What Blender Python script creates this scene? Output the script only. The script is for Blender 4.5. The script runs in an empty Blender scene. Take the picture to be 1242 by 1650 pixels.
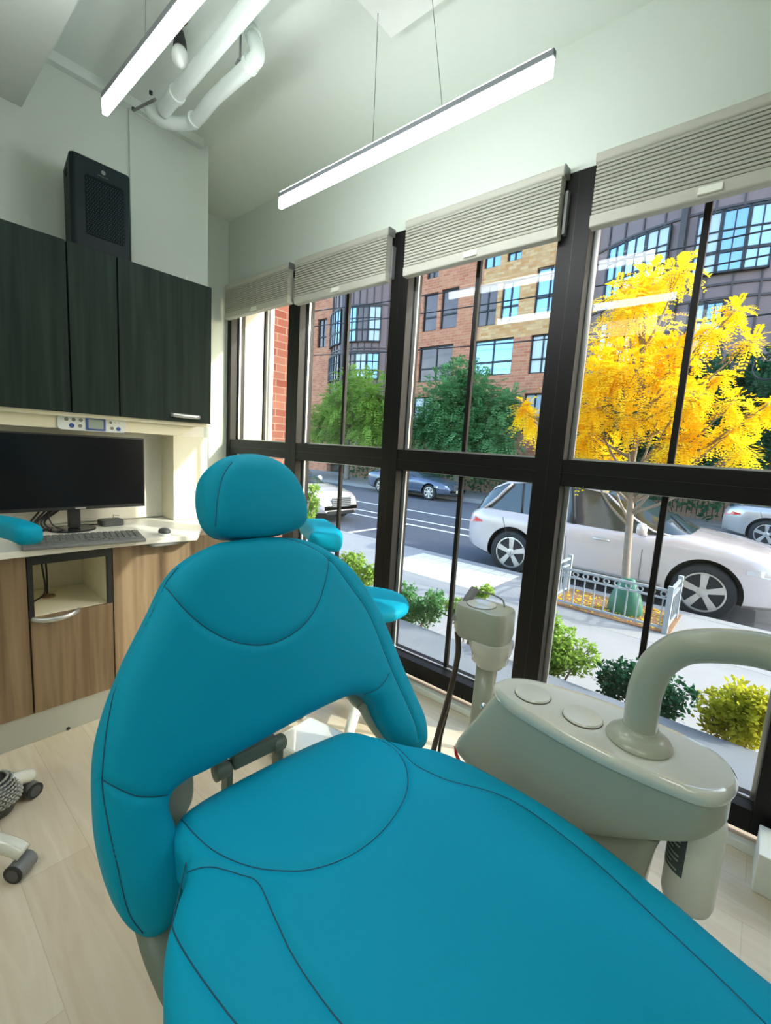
import bpy, bmesh, math, random
from mathutils import Vector, Matrix, noise
from mathutils.geometry import delaunay_2d_cdt
PI = math.pi
random.seed(7)
SC = bpy.context.scene
COL = SC.collection

# ------------------------------------------------------------------ camera
CAM = Vector((3.5434, -2.0327, 1.37)); YAW, PITCH, ROLL, FPX = -.7037, .1394, .0617, 723.478
_cy, _sy, _cp, _sp = math.cos(YAW), math.sin(YAW), math.cos(PITCH), math.sin(PITCH)
FW = Vector((_sy*_cp, _cy*_cp, -_sp)); RT0 = Vector((_cy, -_sy, 0)); UP0 = RT0.cross(FW)
RT = RT0*math.cos(ROLL) + UP0*math.sin(ROLL); UP = -RT0*math.sin(ROLL) + UP0*math.cos(ROLL)
cd = bpy.data.cameras.new('camera'); cam = bpy.data.objects.new('camera', cd); COL.objects.link(cam)
cam.matrix_world = Matrix(((RT.x, UP.x, -FW.x, CAM.x), (RT.y, UP.y, -FW.y, CAM.y), (RT.z, UP.z, -FW.z, CAM.z), (0, 0, 0, 1)))
cd.sensor_fit = 'VERTICAL'; cd.sensor_height = 24; cd.lens = FPX*24/1650; cd.clip_start = .02; cd.clip_end = 300
SC.camera = cam

def un(x, y, ax, v):
    "point where the sight line of a photo pixel meets the plane axis=v (used to measure the place)"
    d = FW + RT*((x-621)/FPX) - UP*((y-825)/FPX)
    return CAM + d*((v-CAM[ax])/d[ax])

# ------------------------------------------------------------------ light
SC.view_settings.view_transform = 'Standard'; SC.view_settings.look = 'None'
SC.view_settings.gamma = 1; SC.view_settings.exposure = 1.0; SC.view_settings.use_curve_mapping = False
SUN_DIR = Vector((-1.7, -1, -1.12)).normalized()
w = bpy.data.worlds.new('world'); SC.world = w; w.use_nodes = True
nt = w.node_tree; bg = nt.nodes['Background']
sky = nt.nodes.new('ShaderNodeTexSky'); sky.sky_type = 'NISHITA'; sky.sun_disc = False
sky.sun_elevation = math.asin(-SUN_DIR.z); sky.sun_rotation = math.atan2(-SUN_DIR.x, -SUN_DIR.y)
sky.air_density = 1.0; sky.dust_density = 2.0; sky.ozone_density = 1.0
nt.links.new(sky.outputs[0], bg.inputs[0]); bg.inputs[1].default_value = 0.56
sd = bpy.data.lights.new('sun', 'SUN'); sd.energy = 2.6; sd.angle = .009; sd.color = (1, .95, .86)
so = bpy.data.objects.new('sun', sd); COL.objects.link(so); so.rotation_euler = SUN_DIR.to_track_quat('-Z', 'Y').to_euler(); so.location = (8, 12, 14)
LAMP_E = 15.5          # emission of the linear lamps' diffusers

# ------------------------------------------------------------------ materials
def mat(name, col, rough=.5, metal=0, spec=.5, noise_s=0, noise_a=.1, bump=0, emit=None, coat=0, sheen=0):
    m = bpy.data.materials.new(name); m.use_nodes = True; n = m.node_tree; b = n.nodes['Principled BSDF']
    b.inputs['Base Color'].default_value = (*col, 1); b.inputs['Roughness'].default_value = rough
    b.inputs['Metallic'].default_value = metal; b.inputs['Specular IOR Level'].default_value = spec
    b.inputs['Coat Weight'].default_value = coat; b.inputs['Sheen Weight'].default_value = sheen
    if emit: b.inputs['Emission Color'].default_value = (*emit[0], 1); b.inputs['Emission Strength'].default_value = emit[1]
    if noise_s:
        tc = n.nodes.new('ShaderNodeTexCoord'); t = n.nodes.new('ShaderNodeTexNoise'); t.inputs['Scale'].default_value = noise_s; t.inputs['Detail'].default_value = 4
        n.links.new(tc.outputs['Object'], t.inputs['Vector'])
        r = n.nodes.new('ShaderNodeMix'); r.data_type = 'RGBA'
        r.inputs[6].default_value = (*[c*(1-noise_a) for c in col], 1); r.inputs[7].default_value = (*[min(1, c*(1+noise_a)) for c in col], 1)
        n.links.new(t.outputs[0], r.inputs[0]); n.links.new(r.outputs[2], b.inputs['Base Color'])
        if bump:
            bp = n.nodes.new('ShaderNodeBump'); bp.inputs['Strength'].default_value = bump; bp.inputs['Distance'].default_value = .002
            n.links.new(t.outputs[0], bp.inputs['Height']); n.links.new(bp.outputs[0], b.inputs['Normal'])
    return m
def ramp(n, fac, stops):
    r = n.nodes.new('ShaderNodeValToRGB'); e = r.color_ramp.elements
    while len(e) < len(stops): e.new(.5)
    for i, (p, c) in enumerate(stops): e[i].position = p; e[i].color = (*c, 1)
    n.links.new(fac, r.inputs[0]); return r
def wood(name, c1, c2, scale=(1, 1, 1), rough=.45, dist=2.5, spec=.5):
    m = mat(name, c1, rough, spec=spec); n = m.node_tree; b = n.nodes['Principled BSDF']
    tc = n.nodes.new('ShaderNodeTexCoord'); mp = n.nodes.new('ShaderNodeMapping'); mp.inputs['Scale'].default_value = scale
    t = n.nodes.new('ShaderNodeTexNoise'); t.inputs['Scale'].default_value = 1; t.inputs['Detail'].default_value = 7; t.inputs['Distortion'].default_value = dist*.1
    n.links.new(tc.outputs['Object'], mp.inputs[0]); n.links.new(mp.outputs[0], t.inputs[0])
    r = ramp(n, t.outputs[0], [(.32, c1), (.68, c2)]); n.links.new(r.outputs[0], b.inputs['Base Color'])
    bp = n.nodes.new('ShaderNodeBump'); bp.inputs['Strength'].default_value = .15; bp.inputs['Distance'].default_value = .001
    n.links.new(t.outputs[0], bp.inputs['Height']); n.links.new(bp.outputs[0], b.inputs['Normal'])
    return m
def brick(name, c1, c2, mortar, bw=.22, rh=.075, ms=.008, rot=(PI/2, 0, 0), big=None):
    m = mat(name, c1, .9, spec=.2); n = m.node_tree; b = n.nodes['Principled BSDF']
    tc = n.nodes.new('ShaderNodeTexCoord'); sx = n.nodes.new('ShaderNodeSeparateXYZ'); cb = n.nodes.new('ShaderNodeCombineXYZ')
    n.links.new(tc.outputs['Object'], sx.inputs[0])
    n.links.new(sx.outputs[1 if rot == 'Y' else 0], cb.inputs[0]); n.links.new(sx.outputs[2], cb.inputs[1])
    t = n.nodes.new('ShaderNodeTexBrick'); t.inputs['Scale'].default_value = 1
    t.inputs['Brick Width'].default_value = bw; t.inputs['Row Height'].default_value = rh; t.inputs['Mortar Size'].default_value = ms
    t.inputs['Color1'].default_value = (*c1, 1); t.inputs['Color2'].default_value = (*c2, 1); t.inputs['Mortar'].default_value = (*mortar, 1)
    n.links.new(cb.outputs[0], t.inputs['Vector'])
    ns = n.nodes.new('ShaderNodeTexNoise'); ns.inputs['Scale'].default_value = 3; n.links.new(tc.outputs['Object'], ns.inputs['Vector'])
    mx = n.nodes.new('ShaderNodeMix'); mx.data_type = 'RGBA'; mx.blend_type = 'MULTIPLY'; mx.inputs[0].default_value = .35
    n.links.new(t.outputs[0], mx.inputs[6]); n.links.new(ns.outputs[0], mx.inputs[7]); n.links.new(mx.outputs[2], b.inputs['Base Color'])
    return m
def floor_mat():
    m = mat('oak_floor', (.6, .5, .36), .38, spec=.4); n = m.node_tree; b = n.nodes['Principled BSDF']
    tc = n.nodes.new('ShaderNodeTexCoord')
    t = n.nodes.new('ShaderNodeTexBrick'); t.inputs['Scale'].default_value = 1; t.offset = .37
    t.inputs['Brick Width'].default_value = 1.22; t.inputs['Row Height'].default_value = .18; t.inputs['Mortar Size'].default_value = .0012
    t.inputs['Color1'].default_value = (.70, .61, .46, 1); t.inputs['Color2'].default_value = (.76, .68, .53, 1); t.inputs['Mortar'].default_value = (.60, .52, .40, 1)
    n.links.new(tc.outputs['Object'], t.inputs['Vector'])
    mp = n.nodes.new('ShaderNodeMapping'); mp.inputs['Scale'].default_value = (1.3, 11, 1); n.links.new(tc.outputs['Object'], mp.inputs[0])
    ns = n.nodes.new('ShaderNodeTexNoise'); ns.inputs['Scale'].default_value = 1.7; ns.inputs['Detail'].default_value = 8; ns.inputs['Distortion'].default_value = 1.2
    n.links.new(mp.outputs[0], ns.inputs[0])
    r = ramp(n, ns.outputs[0], [(.3, (.86, .82, .75)), (.7, (1, 1, 1))])
    mx = n.nodes.new('ShaderNodeMix'); mx.data_type = 'RGBA'; mx.blend_type = 'MULTIPLY'; mx.inputs[0].default_value = 1
    n.links.new(t.outputs[0], mx.inputs[6]); n.links.new(r.outputs[0], mx.inputs[7]); n.links.new(mx.outputs[2], b.inputs['Base Color'])
    return m
def glass_mat():
    m = bpy.data.materials.new('window_glass'); m.use_nodes = True; n = m.node_tree; n.nodes.remove(n.nodes['Principled BSDF'])
    o = n.nodes['Material Output']; tr = n.nodes.new('ShaderNodeBsdfTransparent'); tr.inputs[0].default_value = (.93, .97, .96, 1)
    g = n.nodes.new('ShaderNodeBsdfGlossy'); g.inputs['Roughness'].default_value = .0
    lw = n.nodes.new('ShaderNodeLayerWeight'); lw.inputs[0].default_value = .5; mx = n.nodes.new('ShaderNodeMixShader')   # facing = 1-|cos|
    pw = n.nodes.new('ShaderNodeMath'); pw.operation = 'POWER'; pw.inputs[1].default_value = 5; n.links.new(lw.outputs['Facing'], pw.inputs[0])
    f = n.nodes.new('ShaderNodeMath'); f.operation = 'MULTIPLY_ADD'; f.inputs[1].default_value = .9; f.inputs[2].default_value = .016; n.links.new(pw.outputs[0], f.inputs[0])
    n.links.new(f.outputs[0], mx.inputs[0]); n.links.new(tr.outputs[0], mx.inputs[1]); n.links.new(g.outputs[0], mx.inputs[2]); n.links.new(mx.outputs[0], o.inputs[0])
    return m
def leaf_mat(name, cols, trans=.45):
    m = bpy.data.materials.new(name); m.use_nodes = True; n = m.node_tree; n.nodes.remove(n.nodes['Principled BSDF']); o = n.nodes['Material Output']
    tc = n.nodes.new('ShaderNodeTexCoord'); ns = n.nodes.new('ShaderNodeTexNoise'); ns.inputs['Scale'].default_value = 2.2; ns.inputs['Detail'].default_value = 6; ns.inputs['Roughness'].default_value = .8
    n.links.new(tc.outputs['Object'], ns.inputs['Vector'])
    k = len(cols); r = ramp(n, ns.outputs[0], [(.3+.4*i/(k-1), c) for i, c in enumerate(cols)])
    d = n.nodes.new('ShaderNodeBsdfDiffuse'); t = n.nodes.new('ShaderNodeBsdfTranslucent'); mx = n.nodes.new('ShaderNodeMixShader'); mx.inputs[0].default_value = trans
    n.links.new(r.outputs[0], d.inputs[0]); n.links.new(r.outputs[0], t.inputs[0]); n.links.new(d.outputs[0], mx.inputs[1]); n.links.new(t.outputs[0], mx.inputs[2]); n.links.new(mx.outputs[0], o.inputs[0])
    return m

MT = dict(
    wall=mat('wall_paint', (.60, .66, .59), .85, noise_s=40, noise_a=.02, bump=.05),
    ceil=mat('ceiling_paint', (.66, .72, .66), .9, noise_s=30, noise_a=.02),
    white=mat('white_paint', (.78, .82, .77), .55, noise_s=12, noise_a=.03),
    pipe=mat('pipe_paint', (.70, .77, .72), .4, noise_s=9, noise_a=.04),
    frame=mat('black_frame', (.005, .0045, .004), .45, spec=.28, noise_s=20, noise_a=.1),
    bronze=mat('bronze_frame', (.05, .045, .036), .36, metal=.3, noise_s=20, noise_a=.1),
    alu=mat('silver_trim', (.62, .63, .62), .3, metal=.8),
    glass=glass_mat(), floor=floor_mat(),
    teal=mat('teal_vinyl', (.0, .33, .50), .6, spec=.15, noise_s=600, noise_a=.04, bump=.12),
    teal_dark=mat('teal_stitching', (.002, .075, .13), .6),
    beige=mat('beige_plastic', (.40, .43, .34), .28, spec=.5, coat=.2, noise_s=150, noise_a=.015),
    beige2=mat('pale_plastic', (.68, .69, .60), .15, spec=.6, coat=.6, noise_s=150, noise_a=.015),
    armmetal=mat('grey_green_metal', (.16, .20, .16), .4, noise_s=50, noise_a=.05),
    darkwood=wood('dark_wood', (.006, .015, .012), (.016, .032, .025), (14, 40, 1.6), .6, spec=.18),
    oak=wood('brown_wood', (.155, .098, .050), (.27, .19, .112), (18, 34, 1.5), .45),
    cream=mat('cream_laminate', (.82, .78, .60), .5, noise_s=20, noise_a=.03),
    counter=mat('counter_top', (.78, .76, .67), .35, noise_s=90, noise_a=.04),
    kick=mat('grey_kick', (.42, .43, .37), .4, metal=.2, noise_s=40, noise_a=.03),
    blackp=mat('black_plastic', (.012, .013, .014), .4, noise_s=80, noise_a=.1),
    screen=mat('screen', (.004, .005, .007), .18, spec=.4, noise_s=3, noise_a=.1),
    speaker=mat('speaker_black', (.003, .012, .014), .55, spec=.25, noise_s=300, noise_a=.2, bump=.2),
    grille=mat('speaker_grille', (.0015, .006, .008), .7, spec=.15, noise_s=300, noise_a=.2),
    hole=mat('grille_dot', (.02, .06, .065), .5),
    greyp=mat('grey_plastic', (.18, .185, .18), .45, noise_s=60, noise_a=.06),
    dgreyp=mat('dark_grey_plastic', (.07, .075, .075), .5, noise_s=60, noise_a=.08),
    key=mat('keycap', (.16, .165, .15), .5, noise_s=60, noise_a=.06),
    blind=mat('blind_fabric', (.43, .43, .37), .9),
    blindrail=mat('blind_rail', (.50, .50, .43), .6, noise_s=80, noise_a=.03),
    lamp=mat('lamp_diffuser', (.9, .9, .9), .5, emit=((.95, .98, 1.0), LAMP_E)),
    upfill=mat('added_top_fill', (.9, .9, .9), .5, emit=((.95, .98, 1.0), 11.0)),
    fillpanel=mat('fill_diffuser', (.9, .9, .9), .5, emit=((1, .98, .92), 3.0)),
    lampbody=mat('lamp_body', (.20, .22, .24), .45, metal=.0, noise_s=50, noise_a=.03),
    wire=mat('steel_wire', (.16, .16, .15), .4, metal=.7),
    bulb=mat('bulb_white', (.85, .88, .84), .3), brass=mat('brass', (.25, .17, .08), .4, metal=.7),
    hose=mat('brown_hose', (.045, .032, .024), .4, noise_s=60, noise_a=.1),
    chrome=mat('chrome', (.8, .8, .8), .12, metal=1),
    blue=mat('blue_button', (.02, .07, .28), .4), lcd=mat('lcd', (.33, .40, .36), .25),
    panel=mat('panel_plastic', (.74, .78, .78), .35, noise_s=60, noise_a=.02),
    label=mat('label_print', (.07, .10, .09), .5), labelw=mat('label_text', (.45, .5, .46), .5),
    bottle=mat('bottle_plastic', (.86, .88, .78), .35, noise_s=60, noise_a=.02),
    marble=mat('seam_line', (.06, .05, .04), .6),
    # outdoors
    brickw=brick('near_brick', (.17, .04, .026), (.25, .10, .07), (.26, .19, .15), .20, .067, .004, 'Y'),
    stone=mat('pale_stone', (.62, .58, .50), .8, noise_s=15, noise_a=.08),
    brick=brick('facade_brick', (.60, .20, .11), (.74, .32, .18), (.62, .40, .28), .42, .14, .012),
    brick_o=brick('facade_brick_orange', (.72, .34, .12), (.88, .56, .28), (.62, .42, .26), .42, .14, .012),
    metalclad=mat('brown_cladding', (.20, .135, .13), .5, metal=.2, noise_s=1.5, noise_a=.15),
    cladtrim=mat('cladding_trim', (.06, .045, .045), .5),
    wframe=mat('facade_window_frame', (.02, .022, .026), .5),
    wglass=mat('facade_glass', (.24, .40, .58), .06, spec=1.0, metal=.55),
    wglass2=mat('facade_glass_light', (.42, .56, .70), .08, spec=1.0, metal=.4),
    wdark=mat('facade_glass_dark', (.09, .055, .05), .08, spec=1.0, metal=.4, noise_s=2, noise_a=.5),
    wpale=mat('facade_glass_curtained', (.50, .58, .66), .2, spec=.9),
    asphalt=mat('asphalt', (.085, .092, .11), .85, noise_s=8, noise_a=.12),
    ledge=mat('shaded_planter_stone', (.17, .19, .22), .8, noise_s=6, noise_a=.1),  # ledge's shade put into a darker, bluer base colour
    concrete=mat('concrete', (.26, .26, .26), .85, noise_s=5, noise_a=.08),
    joint=mat('concrete_joint', (.30, .29, .27), .9),
    paintw=mat('road_paint', (.8, .8, .78), .7),
    mulch=mat('mulch', (.22, .12, .06), .95, noise_s=25, noise_a=.7, bump=1),
    guard=mat('grey_railing', (.30, .33, .35), .45, noise_s=30, noise_a=.05),
    greenbag=mat('green_bag', (.035, .16, .10), .5, noise_s=9, noise_a=.3),
    bark=mat('bark', (.24, .20, .16), .9, noise_s=20, noise_a=.25, bump=.6),
    yellow=leaf_mat('yellow_leaves', [(.90, .42, .01), (.98, .66, .01), (.95, .78, .04), (.62, .68, .06)], .5),
    green=leaf_mat('green_leaves', [(.05, .16, .06), (.13, .32, .12), (.28, .46, .20)], .4),
    dgreen=leaf_mat('dark_green_leaves', [(.012, .06, .035), (.035, .12, .06), (.08, .20, .09)], .3),
    lgreen=leaf_mat('light_green_leaves', [(.12, .25, .04), (.26, .42, .08), (.42, .52, .12)], .4),
    vargreen=leaf_mat('variegated_leaves', [(.20, .28, .03), (.55, .55, .05), (.75, .68, .15)], .35),
    carwhite=mat('pearl_white_paint', (.52, .46, .45), .22, spec=.6, coat=.8),
    carsilver=mat('silver_paint', (.48, .45, .43), .28, metal=.5, coat=.6),
    carblue=mat('dark_blue_paint', (.10, .13, .19), .25, metal=.4, coat=.6),
    carglass=mat('car_glass', (.03, .045, .05), .06, spec=.9),
    tire=mat('tire', (.012, .012, .013), .7, noise_s=30, noise_a=.1), rim=mat('alloy', (.55, .54, .52), .3, metal=.7),
    red=mat('red_lens', (.65, .03, .03), .2, coat=.6), headl=mat('headlight_lens', (.55, .56, .58), .12, metal=.3, coat=1), amber=mat('amber', (.6, .18, .08), .3),
    plate=mat('licence_plate', (.75, .70, .45), .4), seatc=mat('car_seat', (.55, .56, .45), .7),
    wovenb=mat('woven_grey', (.34, .35, .31), .8, noise_s=120, noise_a=.3), fencew=mat('wooden_fence', (.35, .22, .14), .8, noise_s=8, noise_a=.2),
)

# ------------------------------------------------------------------ mesh helpers
def link(name, bm, m, parent=None, smooth=None, world=True, bevel=0, subsurf=0):
    me = bpy.data.meshes.new(name)
    if parent is not None and world:
        bm.transform(parent['_inv']) if False else bm.transform(INV[parent.name])
    bmesh.ops.recalc_face_normals(bm, faces=bm.faces)
    bm.to_mesh(me); bm.free()
    ms = m if isinstance(m, (list, tuple)) else [m]
    for q in ms: me.materials.append(MT[q])
    if smooth is not None:
        me.shade_smooth() if smooth >= 180 else None
        if smooth < 180:
            me.shade_smooth(); me.set_sharp_from_angle(angle=math.radians(smooth))
    o = bpy.data.objects.new(name, me); COL.objects.link(o)
    if parent is not None: o.parent = parent
    if bevel:
        b = o.modifiers.new('bevel', 'BEVEL'); b.width = bevel; b.segments = 3; b.limit_method = 'ANGLE'; b.angle_limit = math.radians(40)
    if subsurf:
        s = o.modifiers.new('sub', 'SUBSURF'); s.levels = subsurf; s.render_levels = subsurf
    return o
INV = {}
def thing(name, label, cat, loc=(0, 0, 0), rz=0, group=None):
    o = bpy.data.objects.new(name, None); COL.objects.link(o); o.empty_display_size = .1
    o.location = loc; o.rotation_euler = (0, 0, rz); o['label'] = label; o['category'] = cat
    if group: o['group'] = group
    INV[o.name] = (Matrix.Translation(loc) @ Matrix.Rotation(rz, 4, 'Z')).inverted()
    return o
def sub(o, name, bm, m, **k):
    "a child of a part: parts carry no transform of their own, so the thing's frame is used"
    r = o
    while r.parent: r = r.parent
    if k.pop('world', True): bm.transform(INV[r.name])
    return link(name, bm, m, o, world=False, **k)
def tag(o, label, cat, group=None):
    o['label'] = label; o['category'] = cat
    if group: o['group'] = group
    return o
def struct(name, bm, m, **k):
    o = link(name, bm, m, None, **k); o['kind'] = 'structure'; return o
def BM(): return bmesh.new()
def box(bm, x0, y0, z0, x1, y1, z1, M=None):
    vs = [Vector((x, y, z)) for x in (x0, x1) for y in (y0, y1) for z in (z0, z1)]
    if M is not None: vs = [M @ v for v in vs]
    v = [bm.verts.new(c) for c in vs]
    for f in ((0, 1, 3, 2), (4, 6, 7, 5), (0, 4, 5, 1), (2, 3, 7, 6), (0, 2, 6, 4), (1, 5, 7, 3)): bm.faces.new([v[i] for i in f])
    return bm
def bx(*a, M=None): return box(BM(), *a, M=M)
def spline(pts, n=8, closed=False):
    P = [Vector(p) for p in pts]; out = []; N = len(P)
    for i in range(N if closed else N-1):
        if closed: a, b, c, d = P[i-1], P[i], P[(i+1) % N], P[(i+2) % N]
        else: a, b, c, d = P[max(i-1, 0)], P[i], P[i+1], P[min(i+2, N-1)]
        for k in range(n):
            t = k/n
            out.append(.5*((2*b)+(c-a)*t+(2*a-5*b+4*c-d)*t*t+(3*b-a-3*c+d)*t**3))
    if not closed: out.append(P[-1])
    return out
def tube(bm, pts, r, seg=12, flat=1.0, cap=True):
    P = [Vector(p) for p in pts]; n = len(P); rs = r if isinstance(r, (list, tuple)) else [r]*n
    if len(rs) != n:
        rs = [rs[0]+(rs[-1]-rs[0])*i/(n-1) for i in range(n)] if len(rs) == 2 else [rs[min(int(i*len(rs)/n), len(rs)-1)] for i in range(n)]
    up = Vector((0, 0, 1)); rings = []; prev = None
    for i in range(n):
        d = (P[min(i+1, n-1)]-P[max(i-1, 0)]).normalized()
        if prev is None:
            a = d.cross(up)
            if a.length < .05: a = d.cross(Vector((0, 1, 0)))
        else: a = prev-d*prev.dot(d)
        a.normalize(); prev = a; b = d.cross(a)
        rings.append([bm.verts.new(P[i]+(a*math.cos(2*PI*k/seg)+b*math.sin(2*PI*k/seg)*flat)*rs[i]) for k in range(seg)])
    for i in range(n-1):
        for k in range(seg): bm.faces.new((rings[i][k], rings[i][(k+1) % seg], rings[i+1][(k+1) % seg], rings[i+1][k]))
    if cap: bm.faces.new(rings[0][::-1]); bm.faces.new(rings[-1])
    return bm
def lathe(bm, prof, c=(0, 0, 0), seg=32, axis=None, sx=1, sy=1):
    c = Vector(c); A = Vector(axis or (0, 0, 1)).normalized(); a = A.orthogonal().normalized()
    if abs(A.z) > .99: a = Vector((1, 0, 0))
    b = A.cross(a); rings = []
    for r, h in prof: rings.append([bm.verts.new(c+A*h+(a*math.cos(2*PI*k/seg)*sx+b*math.sin(2*PI*k/seg)*sy)*max(r, 1e-4)) for k in range(seg)])
    for i in range(len(rings)-1):
        for k in range(seg): bm.faces.new((rings[i][k], rings[i][(k+1) % seg], rings[i+1][(k+1) % seg], rings[i+1][k]))
    bm.faces.new(rings[0][::-1]); bm.faces.new(rings[-1]); return bm
def prism(bm, poly, d0, d1, axis='z', M=None):
    def P(p, d):
        v = Vector((p[0], p[1], d)) if axis == 'z' else Vector((p[0], d, p[1])) if axis == 'y' else Vector((d, p[0], p[1]))
        return M @ v if M is not None else v
    a = [bm.verts.new(P(p, d0)) for p in poly]; b = [bm.verts.new(P(p, d1)) for p in poly]; n = len(poly)
    for i in range(n): bm.faces.new((a[i], a[(i+1) % n], b[(i+1) % n], b[i]))
    bm.faces.new(a[::-1]); bm.faces.new(b); return bm
def rrect(x0, y0, x1, y1, r, n=6):
    out = []
    for cx, cy, a0 in ((x1-r, y1-r, 0), (x0+r, y1-r, PI/2), (x0+r, y0+r, PI), (x1-r, y0+r, 1.5*PI)):
        for k in range(n+1): a = a0+PI/2*k/n; out.append((cx+r*math.cos(a), cy+r*math.sin(a)))
    return out
def resample(P, step):
    out = []; P = P+[P[0]]; acc = 0
    for i in range(len(P)-1):
        a, b = P[i], P[i+1]; L = (b-a).length
        while acc < L: out.append(a+(b-a)*(acc/L)); acc += step
        acc -= L
    return out
import numpy as np
def dist_poly(Q, P, closed=True):
    Q = np.array(Q, float); P = np.array(P, float); A = P; B = np.roll(P, -1, 0)
    if not closed: A = P[:-1]; B = P[1:]
    best = np.full(len(Q), 1e9)
    for a, b in zip(A, B):
        d = b-a; L = d@d+1e-12; t = np.clip(((Q-a)@d)/L, 0, 1); e = Q-(a+t[:, None]*d); best = np.minimum(best, np.hypot(e[:, 0], e[:, 1]))
    return best
def inside(Q, P):
    Q = np.array(Q, float); P = np.array(P, float); x, y = Q[:, 0], Q[:, 1]; c = np.zeros(len(Q), bool)
    A = P; B = np.roll(P, -1, 0)
    for a, b in zip(A, B):
        m = (a[1] > y) != (b[1] > y); xi = (b[0]-a[0])*(y-a[1])/(b[1]-a[1]+1e-12)+a[0]; c ^= m & (x < xi)
    return c
def cushion(outline, fmap, r=.04, T=.04, band=.03, Tb=.02, seams=(), crown=.015, crown_r=.16, grid=.014, groove=.005, gw=.006, n=6, extra=None):
    """upholstered pad: outline in 2D (u,v), domed over its edge, grooved at seams; fmap(u,v,h)->xyz. Returns bm and surface height function"""
    O = resample([Vector((p.x, p.y)) for p in spline([(a, b, 0) for a, b in outline], n, True)], .009)
    Oa = [(p.x, p.y) for p in O]; area = sum(O[i-1].x*O[i].y-O[i].x*O[i-1].y for i in range(len(O)))
    S = [[(p.x, p.y) for p in spline([(a, b, 0) for a, b in s], 8)] for s in seams]
    nrm = []
    for i in range(len(O)):
        t = (O[(i+1) % len(O)]-O[i-1]).normalized(); q = Vector((-t.y, t.x)) if area > 0 else Vector((t.y, -t.x)); nrm.append(q)
    pts = []
    for d in (.0008, .003, .007, .013, .021, .030):
        if d > r*1.1: break
        cand = [(O[i].x+nrm[i].x*d, O[i].y+nrm[i].y*d) for i in range(len(O))]
        dd = dist_poly(cand, Oa); ins = inside(cand, Oa); pts += [c for c, e, s in zip(cand, dd, ins) if s and e > d*.93]
    for s in S:
        for off in (0, -.0035, .0035, -.008, .008):
            cand = []
            for i in range(len(s)):
                a = Vector(s[max(i-1, 0)]); b = Vector(s[min(i+1, len(s)-1)]); t = (b-a).normalized(); cand.append((s[i][0]-t.y*off, s[i][1]+t.x*off))
            ins = inside(cand, Oa); dd = dist_poly(cand, Oa); pts += [c for c, i_, e in zip(cand, ins, dd) if i_ and e > .002]
    us = [p[0] for p in Oa]; vs = [p[1] for p in Oa]; g = []
    u = min(us)+grid/2
    while u < max(us):
        v = min(vs)+grid/2
        while v < max(vs): g.append((u+random.uniform(-.1, .1)*grid, v+random.uniform(-.1, .1)*grid)); v += grid
        u += grid
    ins = inside(g, Oa); dd = dist_poly(g, Oa); keep = ins & (dd > min(r, .034)+grid*.4)
    for s in S: keep &= dist_poly(g, s, False) > .012
    pts += [p for p, k in zip(g, keep) if k]
    allp = Oa+pts; nO = len(Oa)
    rv, re, rf, *_ = delaunay_2d_cdt([Vector(p) for p in allp], [(i, (i+1) % nO) for i in range(nO)], [], 1, 1e-6)
    Q = [(v.x, v.y) for v in rv]; D = dist_poly(Q, Oa)
    def height(Q):
        D = dist_poly(Q, Oa); t = np.clip(D/r, 0, 1); h = T*np.sqrt(np.clip(1-(1-t)**2, 0, 1))+crown*(1-np.exp(-(np.maximum(D-r*.6, 0)/crown_r)**1.5))
        for s in S: h = h-groove*np.exp(-(dist_poly(Q, s, False)/gw)**2)*np.clip(D/.01, 0, 1)
        if extra: h = h+np.array([extra(a, b) for a, b in Q])*t
        return h
    H = height(Q); t = np.clip(D/r, 0, 1); HB = -Tb*np.sqrt(np.clip(1-(1-t)**2, 0, 1))
    bm = BM(); top = [bm.verts.new(fmap(q[0], q[1], band/2+h)) for q, h in zip(Q, H)]; bot = [bm.verts.new(fmap(q[0], q[1], -band/2+h)) for q, h in zip(Q, HB)]
    ec = {}
    for f in rf:
        bm.faces.new([top[i] for i in f]); bm.faces.new([bot[i] for i in reversed(f)])
        for i in range(len(f)):
            a, b = f[i], f[(i+1) % len(f)]; k = (min(a, b), max(a, b)); ec.setdefault(k, []).append((a, b))
    for k, l in ec.items():
        if len(l) == 1: a, b = l[0]; bm.faces.new((top[b], top[a], bot[a], bot[b]))
    def seam_tube(b2, s, rad=.0017, lift=.0006):
        ss = [q for q in s]; hh = height(ss); dd = dist_poly(ss, Oa); ins = inside(ss, Oa)
        P = [fmap(q[0], q[1], band/2+h+lift) for q, h, i_ in zip(ss, hh, ins) if i_]
        if len(P) > 2: tube(b2, P, rad, 6)
    return bm, S, seam_tube, Oa

# ================================================================== ROOM
FLOORZ, CEILZ, HEAD = 0, 3.075, 2.565
RX1, RY0 = 5.6, -4.3           # the room behind the camera
MULL = [(0, .06), (.815, .94), (1.755, 1.88), (2.70, 2.83), (3.655, 3.785), (4.60, 4.73), (5.54, 5.6)]
struct('floor', bx(-.15, RY0-.1, -.1, RX1+.1, .13, 0), 'floor')
struct('ceiling', bx(-.15, RY0-.1, CEILZ, RX1+.1, .25, CEILZ+.12), 'ceil')
struct('wall_end', bx(-.15, RY0, 0, 0, 0, CEILZ), 'wall')
struct('wall_behind', bx(-.15, RY0-.12, 0, RX1+.1, RY0, CEILZ), 'wall')
struct('wall_right', bx(RX1, RY0, 0, RX1+.12, .13, CEILZ), 'wall')
struct('wall_window_header', bx(-.15, 0, HEAD, RX1+.1, .25, CEILZ), 'wall')
struct('wall_chase', bx(0, RY0, 0, .76, -.57, CEILZ), 'wall')
struct('trim_1', bx(.76, -1.008, 2.2, .772, -.985, CEILZ), 'wall')          # joint strip on the chase
struct('trim_2', bx(.76, -1.46, CEILZ-.045, .80, -.62, CEILZ), 'ceil')
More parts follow.
